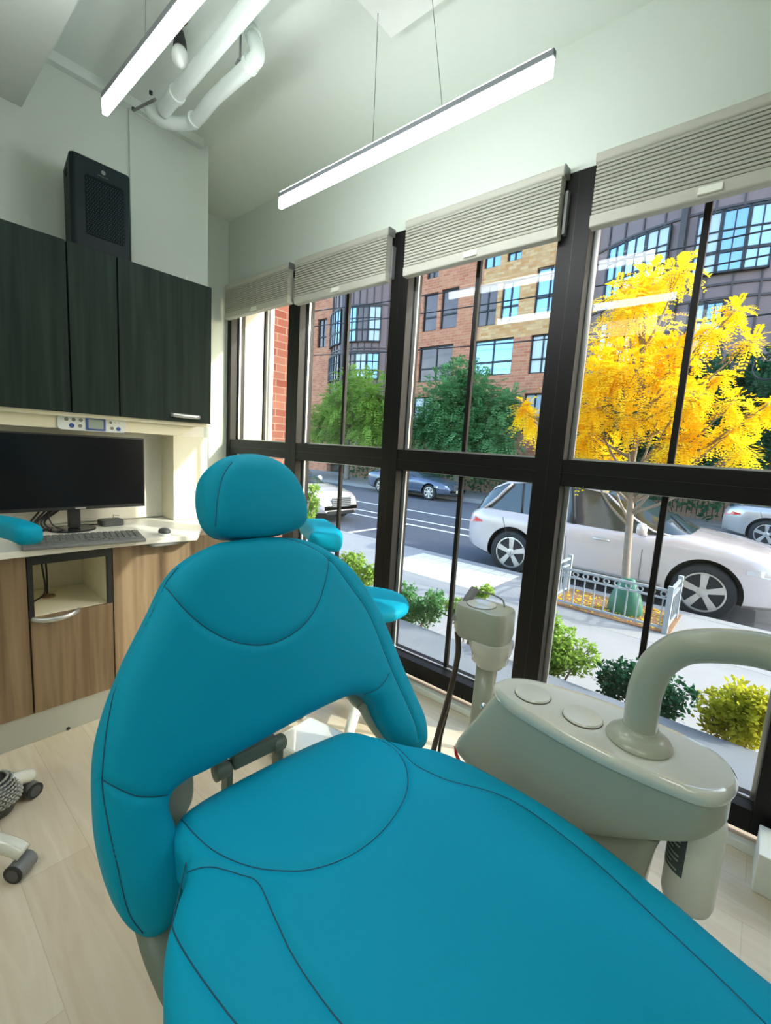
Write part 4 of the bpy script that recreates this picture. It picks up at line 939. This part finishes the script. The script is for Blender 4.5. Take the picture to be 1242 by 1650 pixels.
# ---------------------------------------------------------------- building opposite
FY = 20.0
def fz(px_, Y=FY): a = un(px_[0], px_[1], 1, Y); b = un(px_[2], px_[3], 1, Y); return (a.x, b.z, b.x, a.z)
bld = thing('brick_building', 'long brick apartment building with metal clad curved bays across the street', 'building', (-4, FY, SWZ))
rects = [((683, 475, 702, 532), 'wdark', 1, 2), ((712, 467, 735, 527), 'wdark', 1, 2), ((676, 560, 726, 613), 'wdark', 2, 2), ((666, 640, 694, 697), 'wpale', 2, 2),
         ((771, 461, 797, 523), 'wdark', 2, 2), ((810, 454, 833, 515), 'wglass', 2, 2), ((866, 432, 902, 502), 'wglass', 2, 2), ((764, 550, 822, 603), 'wglass', 2, 2), ((856, 540, 888, 600), 'wpale', 2, 2),
         ((845, 634, 872, 698), 'wpale', 2, 2), ((512, 515, 525, 559), 'wdark', 2, 2), ((532, 510, 545, 556), 'wdark', 2, 2), ((509, 582, 541, 624), 'wpale', 2, 2),
         ((781, 413, 806, 428), 'wglass', 2, 1), ((818, 406, 840, 417), 'wglass', 2, 1), ((688, 437, 706, 446), 'wdark', 2, 1), ((905, 640, 925, 700), 'wglass', 2, 2)]
holes = [fz(r[0]) for r in rects]
# snap the heights of each storey so every row lines up
rowz = {}
for (x0, z0, x1, z1) in holes: pass
BX0, BX1, BZ1 = -34.0, 26.0, 15.2
bayA, bayB = (-21.0, -15.9), (-3.75, 5.2)
def wall_holes(x0, x1, z0, z1, hs, y0, y1):
    bm = BM(); xs = sorted({x0, x1, *[c for h in hs for c in (h[0], h[2]) if x0 < c < x1]})
    for a, b in zip(xs[:-1], xs[1:]):
        cuts = sorted([(h[1], h[3]) for h in hs if h[0] < (a+b)/2 < h[2]]); z = z0
        for c0, c1 in cuts:
            c0 = min(c0, z1)
            if c0 > z: box(bm, a, y0, z, b, y1, c0)
            z = max(z, c1)
        if z < z1: box(bm, a, y0, z, b, y1, z1)
    return bm
segs = [(BX0, bayA[0]), (bayA[1], bayB[0]), (bayB[1], BX1)]
# split middle segment: lower storeys plain brick, upper right orange brick
for i, (a, b) in enumerate(segs):
    hs = [h for h in holes if h[0] >= a-.01 and h[2] <= b+.01]
    if i == 1:
        xo = un(775, 500, 1, FY).x; zo = un(800, 548, 1, FY).z
        link('brick_wall', wall_holes(a, b, SWZ, zo, hs, FY, FY+.35), 'brick', bld)
        link('brick_wall', wall_holes(a, xo, zo, BZ1, hs, FY, FY+.35), 'brick', bld)
        link('orange_brick_wall', wall_holes(xo, b, zo, BZ1, hs, FY, FY+.35), 'brick_o', bld)
    else: link('brick_wall', wall_holes(a, b, SWZ, BZ1-.0, hs, FY, FY+.35), 'brick', bld)
def fwindow(x0, z0, x1, z1, gm, nx, nz, M=None, y=FY+.12):
    W, H = x1-x0, z1-z0; f = BM(); t_ = .07
    for a in ((x0, y, z0, x0+t_, y+.1, z1), (x1-t_, y, z0, x1, y+.1, z1), (x0, y, z0, x1, y+.1, z0+t_), (x0, y, z1-t_, x1, y+.1, z1)): box(f, *a, M)
    for i in range(1, nx): c = x0+W*i/nx; box(f, c-.035, y, z0, c+.035, y+.1, z1, M)
    for i in range(1, nz): c = z0+H*(.38 if nz == 2 else i/nz); box(f, x0, y, c-.045, x1, y+.1, c+.045, M)
    fo = link('window', f, 'wframe', bld)
    gb = BM(); box(gb, x0+.02, y+.05, z0+.02, x1-.02, y+.07, z1-.02, M); sub(fo, 'pane', gb, gm)
for h, r in zip(holes, rects): fwindow(*h, r[1], r[2], r[3])
sb = BM(); 
link('interior_backing', bx(BX0, FY+.36, SWZ, BX1, FY+9, BZ1-.2), 'wdark', bld)
# curved metal bays
def bay(x0, x1, sag, winrows, z0=2.6, gms=('wglass', 'wglass2', 'wpale'), down=None):
    W = x1-x0; R = (W*W/4+sag*sag)/(2*sag); cx = (x0+x1)/2; cyy = FY-sag+R; half = math.asin(W/2/R); N = 12
    def PT(a, off=0): return Vector((cx+(R+off)*math.sin(a), cyy-(R+off)*math.cos(a), 0))
    bm = BM(); prev = None; top = BZ1+.4
    for i in range(N*2+1):
        a = -half+2*half*i/(N*2); p = PT(a)
        v = (bm.verts.new((p.x, p.y, z0)), bm.verts.new((p.x, p.y, top)), bm.verts.new((p.x, FY+1.5, z0)), bm.verts.new((p.x, FY+1.5, top)))
        if prev: bm.faces.new((prev[0], v[0], v[1], prev[1])); bm.faces.new((prev[0], prev[2], v[2], v[0])); bm.faces.new((prev[1], v[1], v[3], prev[3]))
        prev = v
    link('curved_bay', bm, 'metalclad', bld)
    tr = BM()
    def strip(a, z0_, z1_, w_, o_=.05):
        p = PT(a); M = Matrix.Translation(p) @ Matrix.Rotation(a, 4, 'Z'); box(tr, -w_/2, -o_, z0_, w_/2, .02, z1_, M)
    for i in range(N+1): strip(-half+2*half*i/N, z0, top, .06)
    for zz in [q for r in winrows for q in (r[0]-.35, r[1]+.12)]+[z0]:
        for i in range(N*2):
            a = -half+2*half*(i+.5)/(N*2); strip(a, zz-.04, zz+.04, 2*half*R/(N*2)*1.02)
    link('cladding_seams', tr, 'cladtrim', bld)
    if down is not None:
        p = PT(down, .12); link('downspout', bx(p.x-.10, p.y-.09, z0, p.x+.10, p.y+.09, top), 'cladtrim', bld)
    k_ = 0
    for wz0, wz1, groups in winrows:
        for g0, g1, cnt in groups:
            for j in range(cnt):
                a0 = g0+(g1-g0)*j/cnt; a1 = g0+(g1-g0)*(j+1)/cnt; A = PT(a0*half, .13); B = PT(a1*half, .13); L = (B-A).length
                M = Matrix.Translation(A) @ Matrix.Rotation(math.atan2(B.y-A.y, B.x-A.x), 4, 'Z')
                f = BM(); y = -.05
                for c in ((0, y, wz0, .06, y+.12, wz1), (L-.06, y, wz0, L, y+.12, wz1), (0, y, wz0, L, y+.12, wz0+.07), (0, y, wz1-.07, L, y+.12, wz1), (L/2-.02, y, wz0, L/2+.02, y+.1, wz1)): box(f, *c, M)
                for q, th_ in ((.34, .05), (.67, .02)): zz = wz0+(wz1-wz0)*q; box(f, 0, y, zz-th_, L, y+.1, zz+th_, M)
                fo = link('bay_window', f, 'wframe', bld); gb = BM(); box(gb, .02, 0, wz0+.02, L-.02, .04, wz1-.02, M); sub(fo, 'pane', gb, gms[(k_*2+j) % len(gms)]); 
            k_ += 1
zB = [un(1180, 350, 1, FY-1).z, un(1180, 448, 1, FY-1).z, un(1190, 490, 1, FY-1).z, un(1190, 576, 1, FY-1).z]
print('bay z', zB)
rowsB = [(zB[1], zB[0], [(-.80, -.27, 3), (-.10, .36, 3), (.48, .9, 3)]), (zB[3], zB[2], [(-.80, -.27, 3), (-.08, .14, 2), (.48, .9, 3)])]
bay(bayB[0], bayB[1], 1.6, rowsB, z0=un(1190, 600, 1, FY).z, down=-.19*math.asin(8.95/2/((8.95**2/4+1.6**2)/3.2)))
zA = [un(575, 497, 1, FY-.8).z, un(575, 553, 1, FY-.8).z, un(575, 570, 1, FY-.8).z, un(575, 612, 1, FY-.8).z]
rowsA = [(zA[1], zA[0], [(-.9, -.15, 3), (.05, .85, 3)]), (zA[3], zA[2], [(-.9, -.15, 3), (.05, .85, 3)])]
bay(bayA[0], bayA[1], 1.1, rowsA, z0=2.6, down=-.05*math.asin(5.6/2/((5.6**2/4+1.1**2)/2.2)), gms=('wdark', 'wpale', 'wglass'))
# base storey details: doors, planks fence
db = BM()
for x in (-26, -12.2, -8.6, -2.4, 1.5, 6): box(db, x, FY-.02, SWZ, x+1.6, FY+.02, 2.0)
link('street_doors', db, 'wframe', bld)
t = thing('timber_fence', 'low brown timber fence along the far sidewalk', 'fence', (-8, 18.4, SWZ))
fb = BM()
for i in range(140): x = -17+i*.16; box(fb, x, 18.4, SWZ, x+.13, 18.43, SWZ+1.5)
link('fence_boards', fb, 'fencew', t); link('fence_rail', bx(-17, 18.44, SWZ+1.2, 5.4, 18.5, SWZ+1.3), 'fencew', t)
hb_ = BM(); random.seed(9)
for i in range(50): leafball(hb_, (-17+i*.7, 17.6+random.uniform(-.2, .2), SWZ+.45+random.random()*.3), .55, 40, .25)
o = link('hedge', hb_, 'dgreen'); tag(o, 'dark green hedge planted in front of the far timber fence', 'hedge')
# overhead wires
wl = [('topmost overhead wire crossing in front of the brick building', 9.4, 12.0, .0), ('second overhead wire from the top', 8.9, 12.2, .1), ('overhead wire at mid height crossing the brick windows', 7.7, 12.3, -.2), ('lower overhead wire crossing the curved bay', 6.9, 12.6, .15), ('lowest thin overhead wire over the street', 5.6, 12.4, 0)]
for lb, z, Y, sl_ in wl:
    P = [(-45+i*5, Y, z+sl_*i*.1-.5*math.sin(PI*((i*5) % 30)/30)) for i in range(19)]
    tag(link('overhead_wire', tube(BM(), spline(P, 4), .022, 6), 'blackp'), lb, 'wire', 'overhead wires across the street')
q = un(1200, 590, 1, 12.4); t = thing('wire_splice_box', 'small dark junction box with a coiled cable on the overhead wire at right', 'cable box', q)
link('splice_case', bx(q.x-.28, q.y-.1, q.z-.12, q.x+.05, q.y+.1, q.z+.1), 'blackp', t); link('cable_coil', tube(BM(), [q+Vector((.45+.3*math.cos(a*PI/12), 0, -.05+.3*math.sin(a*PI/12))) for a in range(25)], .025, 6), 'blackp', t)

# ---------------------------------------------------------------- cars
def interp(tab, x):
    if x <= tab[0][0]: return tab[0][1]
    for (a, u), (b, v) in zip(tab[:-1], tab[1:]):
        if x <= b: t_ = (x-a)/(b-a); t_ = t_*t_*(3-2*t_)*.5+t_*.5; return u+(v-u)*t_
    return tab[-1][1]
def car(label, origin, paint, spec, rz=0, plate=False, group='parked cars'):
    """local x forward from the rear axle, y = lateral (car centre 0), z up from the road"""
    t = thing(spec['kind'], label, 'car', origin, rz); M = Matrix.Translation(origin) @ Matrix.Rotation(rz, 4, 'Z')
    xr, xf, wb, hw, wr = spec['xr'], spec['xf'], spec['wb'], spec['hw'], spec['wr']; belt, roof = spec['belt'], spec['roof']; N = 64
    bm = BM(); rings = []
    for i in range(N+1):
        x = xr+(xf-xr)*i/N; e0 = min(1, (x-xr)/.55); e1 = min(1, (xf-x)/.75); k_ = (1-.30*(1-e0)**2.2)*(1-.34*(1-e1)**2.2)
        zb_ = .24+.10*(1-e0)+.06*(1-e1); bz = interp(belt, x); h = hw*k_; mz = (zb_+bz)/2
        pr = [(0, zb_), (h*.86, zb_), (h*.965, zb_+.06), (h*.985, zb_+.16), (h*.99, mz-.04), (h*1.0, mz+.06), (h*.995, bz-.16), (h*.975, bz-.09), (h*.93, bz-.035), (h*.84, bz-.004), (h*.5, bz+.018), (0, bz+.028)]
        full = pr+[(-y, z) for y, z in pr[-2:0:-1]]; rings.append([bm.verts.new(Vector((x, y, z))) for y, z in full])
    n = len(rings[0])
    for a, b in zip(rings[:-1], rings[1:]):
        for i in range(n): bm.faces.new((a[i], a[(i+1) % n], b[(i+1) % n], b[i]))
    bm.faces.new(rings[0]); bm.faces.new(rings[-1][::-1]); bmesh.ops.recalc_face_normals(bm, faces=bm.faces)
    body = link('body', bm, [paint, 'blackp'], t, smooth=38, world=False)
    # wheel arches cut with a boolean, applied
    cut = BM()
    for x in (0, wb):
        for sy in (-1, 1): lathe(cut, [(wr*1.17, -.16), (wr*1.17, .22)], (x, sy*hw*.9, wr+.01), 36, (0, sy, 0))
    cme = bpy.data.meshes.new('tmp'); bmesh.ops.recalc_face_normals(cut, faces=cut.faces); cut.to_mesh(cme); cut.free(); cme.materials.append(MT['blackp'])
    co = bpy.data.objects.new('tmp', cme); COL.objects.link(co); co.parent = t
    md = body.modifiers.new('b', 'BOOLEAN'); md.object = co; md.operation = 'DIFFERENCE'; md.solver = 'EXACT'; md.material_mode = 'TRANSFER'
    bpy.context.view_layer.update(); dg = bpy.context.evaluated_depsgraph_get(); nm = bpy.data.meshes.new_from_object(body.evaluated_get(dg)); body.modifiers.clear(); body.data = nm
    bpy.data.objects.remove(co, do_unlink=True)
    # greenhouse glass, then painted roof and pillars
    gx0, gx1 = roof[0][0], roof[-1][0]
    def gsec(x, z_frac0, z_frac1, off):
        bz = interp(belt, x)-.02; rz_ = max(interp(roof, x), bz+.012); w0, w1 = hw*.885, hw*.70; e = min(1, (x-gx0)/.5, (gx1-x)/.9); kk = .80+.20*max(0, e)**.6
        out_ = []
        for f in [z_frac0+(z_frac1-z_frac0)*j/6 for j in range(7)]:
            if f < .86: y = w0+(w1-w0)*f/.86; z = bz+(rz_-bz)*f*1.06*(.94 if False else 1)
            else: q = (f-.86)/.14; y = w1*(1-q**1.4); z = bz+(rz_-bz)*(.86*1.06+(1-.86*1.06)*math.sin(q*PI/2))+.02*q
            out_.append((y*kk+off, z+off*.6))
        return out_
    def gh(x0, x1, f0, f1, off, m_, nm, n_=40):
        b_ = BM(); rs = []
        for i in range(n_+1):
            x = x0+(x1-x0)*i/n_; s_ = gsec(x, f0, f1, off); full = s_+[(-y, z) for y, z in s_[::-1]]
            if f0 > 0: full = s_+[(-y, z) for y, z in s_[::-1]]
            rs.append([b_.verts.new(Vector((x, y, z))) for y, z in full])
        n2 = len(rs[0])
        for a, b in zip(rs[:-1], rs[1:]):
            for i in range(n2-1):
                try: b_.faces.new((a[i], a[i+1], b[i+1], b[i]))
                except ValueError: pass
        bmesh.ops.remove_doubles(b_, verts=b_.verts, dist=.0005)
        return link(nm, b_, m_, t, smooth=40, world=False)
    gh(gx0, gx1, 0, 1, 0, 'carglass', 'windows')
    gh(spec['r0'], spec['r1'], .80, 1, .010, paint, 'roof')
    gh(spec['c0'], spec['c1'], 0, .9, .009, paint, 'rear_pillar', 8) if 'c0' in spec else None
    for x, side in [(x_, s_) for x_ in spec['pill'] for s_ in (-1, 1)]:
        pts = []
        for f in (0, .2, .4, .6, .8):
            xx = x[0]+(x[1]-x[0])*f/.8; q = gsec(xx, f, f+.001, .008)[0]; pts.append(Vector((xx, q[0]*side, q[1])))
        link('pillar', tube(BM(), pts, x[2], 8, .35), x[3] if len(x) > 3 else paint, t, smooth=180, world=False)
    # wheels
    for x in (0, wb):
        for sy in (-1, 1):
            c = Vector((x, sy*(hw*.985-.105), wr)); A = Vector((0, sy, 0))
            wh = link('wheel', lathe(BM(), [(wr*.70, -.10), (wr*.92, -.105), (wr, -.08), (wr, .075), (wr*.95, .098), (wr*.74, .104), (wr*.70, .085)], c, 40, A), 'tire', t, smooth=40, world=False)
            rb = BM(); lathe(rb, [(wr*.71, .06), (wr*.71, .098), (wr*.66, .100), (wr*.62, .06)], c, 36, A); lathe(rb, [(wr*.20, .03), (wr*.19, .088), (wr*.12, .094)], c, 20, A)
            for k_ in range(spec.get('spokes', 5)):
                a = 2*PI*k_/spec.get('spokes', 5)+.3; d = Vector((math.cos(a), 0, math.sin(a))); e = Vector((-math.sin(a), 0, math.cos(a)))
                vs = [c+d*wr*r_+e*wr*w_*s_+A*h_ for r_, w_, h_ in ((.14, .085, .088), (.66, .13, .094)) for s_ in (-1, 1)]; vb = [v-A*.04 for v in vs]
                v = [rb.verts.new(q) for q in vs+vb]
                for f in ((0, 1, 3, 2), (4, 6, 7, 5), (0, 4, 5, 1), (2, 3, 7, 6), (0, 2, 6, 4), (1, 5, 7, 3)): rb.faces.new([v[i] for i in f])
            link('rim', rb, 'rim', wh, world=False, smooth=30)
            link('brake_hub', lathe(BM(), [(wr*.66, .0), (wr*.66, .03)], c, 28, A), 'dgreyp', wh, world=False)
    def skin(x, z, sy, out=.004):     # point on the body side
        e0 = min(1, (x-xr)/.55); e1 = min(1, (xf-x)/.75); k_ = (1-.30*(1-e0)**2.2)*(1-.34*(1-e1)**2.2); bz = interp(belt, x)
        return Vector((x, sy*(hw*k_*(.995 if z < bz-.14 else .93)+out), z))
    for sy in (-1, 1):
        # headlamp, tail lamp, mirror, handles
        hb = BM(); r0 = []
        for fx in range(7):
            x = xf-.62+.50*fx/6; r0.append([hb.verts.new(skin(x, spec['hz']+(.02 if j else -.01)+(-.035+.075*j)*(fx+1.5)/5, sy, .006-.0*j)) for j in range(2)])
        for a, b in zip(r0[:-1], r0[1:]): hb.faces.new((a[0], b[0], b[1], a[1]))
        link('headlamp', hb, 'headl', t, smooth=180, world=False)
        hb = BM(); r0 = []
        for fx in range(7):
            x = xr+.03+.36*fx/6; r0.append([hb.verts.new(skin(x, spec['tz']+(-.065+.15*j)*(7.2-fx)/7, sy, .010)) for j in range(2)])
        for a, b in zip(r0[:-1], r0[1:]): hb.faces.new((a[0], b[0], b[1], a[1]))
        link('tail_lamp', hb, 'red', t, smooth=180, world=False)
        mx_ = spec['mir']; bz = interp(belt, mx_)
        mb = lathe(BM(), [(.02, -.06), (.075, -.05), (.095, 0), (.085, .05), (.03, .075)], (mx_, sy*(hw+.09), bz+.09), 16, (1, 0, 0), 1, 1.0)
        link('mirror', mb, paint, t, smooth=180, world=False); link('mirror_arm', tube(BM(), [(mx_+.02, sy*hw*.88, bz-.0), (mx_, sy*(hw+.05), bz+.05)], .03, 8), paint, t, world=False)
        for x in spec['handles']:
            z = interp(belt, x)-.17; link('door_handle', tube(BM(), spline([skin(x-.11, z, sy, 0), skin(x-.07, z+.005, sy, .03), skin(x+.07, z+.005, sy, .03), skin(x+.11, z, sy, 0)], 4), .013, 8), 'alu', t, world=False)
        lb_ = BM()
        for x, lean in spec['doors']:
            z0_, z1_ = .36, interp(belt, x)-.06; P = [skin(x+lean*(z-z0_), z, sy, .0035) for z in [z0_+(z1_-z0_)*j/8 for j in range(9)]]; tube(lb_, P, .004, 4)
        link('door_gaps', lb_, 'blackp', t, world=False)
        tr = BM(); P = [skin(x, .36, sy, .012) for x in [wr*1.3+(wb-2.6*wr)*j/8 for j in range(9)]]; tube(tr, P, .03, 8, .5); link('sill_trim', tr, 'greyp', t, world=False)
    # nose: grille, bumper intake
    def nose(y, z): return Vector((xf-.012+.004-.0*abs(y)+.012, y, z))
    gb = BM(); zc_ = spec['gz']; box(gb, xf-.02, -.34, zc_-.13, xf+.012, .34, zc_+.13); gr = link('grille', gb, 'dgreyp', t, world=False, bevel=.02)
    gs = BM()
    for j in range(5): box(gs, xf+.010, -.33, zc_-.10+j*.05, xf+.018, .33, zc_-.088+j*.05)
    link('grille_bars', gs, 'alu', gr, world=False)
    link('intake', bx(xf-.03, -.5, zc_-.32, xf+.006, .5, zc_-.22), 'blackp', t, world=False, bevel=.015)
    link('plate', bx(xr-.012, -.16, spec['tz']-.22, xr+.01, .16, spec['tz']-.07), 'plate', t, world=False)
    if plate: link('plate', bx(xf+.012, -.16, zc_-.22, xf+.026, .16, zc_-.10), 'plate', t, world=False)
    wn = BM(); [tube(wn, [(spec['cowl'], y, interp(belt, spec['cowl'])+.05), (spec['cowl']-.25, y+.3, interp(roof, spec['cowl']-.25)+.02)], .010, 5) for y in (-.5, 0)]; link('wipers', wn, 'blackp', t, world=False)
    return t
suv = dict(kind='parked_suv', xr=-.98, xf=3.78, wb=2.74, hw=.93, wr=.375, belt=[(-.98, .90), (-.9, 1.0), (-.6, 1.09), (0, 1.09), (1, 1.04), (2, 1.02), (2.45, 1.07), (2.9, 1.02), (3.3, .95), (3.6, .84), (3.78, .66)],
           roof=[(-.88, 1.05), (-.72, 1.30), (-.5, 1.50), (-.25, 1.62), (.3, 1.69), (.9, 1.69), (1.3, 1.64), (1.7, 1.50), (2.1, 1.28), (2.5, 1.08)], r0=-.55, r1=1.38,
           pill=[((2.30, 1.38, .040),), ((.98, .85, .035, 'blackp'),), ((-.62, -.18, .07),), ((.1, .02, .02, 'blackp'),)], hz=.74, tz=.84, mir=1.95, handles=(.45, 1.42), doors=((1.98, 0), (.92, -.03), (.02, -.35)), gz=.70, cowl=2.42)
suv['pill'] = [p_[0] for p_ in suv['pill']]
sedan = dict(kind='parked_sedan', xr=-1.05, xf=3.55, wb=2.68, hw=.90, wr=.325, belt=[(-1.05, .78), (-.9, .92), (-.5, .97), (0, .95), (1, .90), (2.1, .92), (2.6, .86), (3.1, .78), (3.4, .68), (3.55, .52)],
             roof=[(-.75, .96), (-.4, 1.12), (.1, 1.34), (.6, 1.42), (1.0, 1.41), (1.4, 1.30), (1.8, 1.12), (2.25, .93)], r0=.0, r1=1.05, pill=[(2.05, 1.05, .035), (.75, .62, .03, 'blackp'), (-.55, .12, .05)], hz=.58, tz=.74, mir=1.5, handles=(.35, 1.25), doors=((1.8, 0), (.8, -.03), (-.1, -.35)), gz=.56, cowl=2.15, spokes=7)
pr_ = un(822, 922, 2, GZ)
car('pearl white SUV parked at the near curb behind the tree railing', (.30, 6.08, GZ), 'carwhite', suv)
sh = dict(sedan); sh['kind'] = 'parked_hatchback'
q = un(545, 838, 2, GZ)
car('white car with large grille parked at the near curb, seen beside the headrest', (-8.45, 6.12, GZ), 'carwhite', sh)
q = un(690, 806, 2, GZ); car('dark blue-grey sedan parked across the street', (q.x-2.68, q.y+.85, GZ), 'carblue', sedan, plate=True)
q = un(1222, 882, 2, GZ); s3_ = dict(suv); s3_['kind'] = 'parked_silver_suv'
car('silver grey SUV with red tail lamp across the street at right', (q.x+.1, q.y+.85, GZ), 'carsilver', s3_)
s4 = dict(suv); s4['kind'] = 'white_suv'; car('white SUV across the street, above the white car in the left window', (-20.5, 14.0, GZ), 'carwhite', s4)
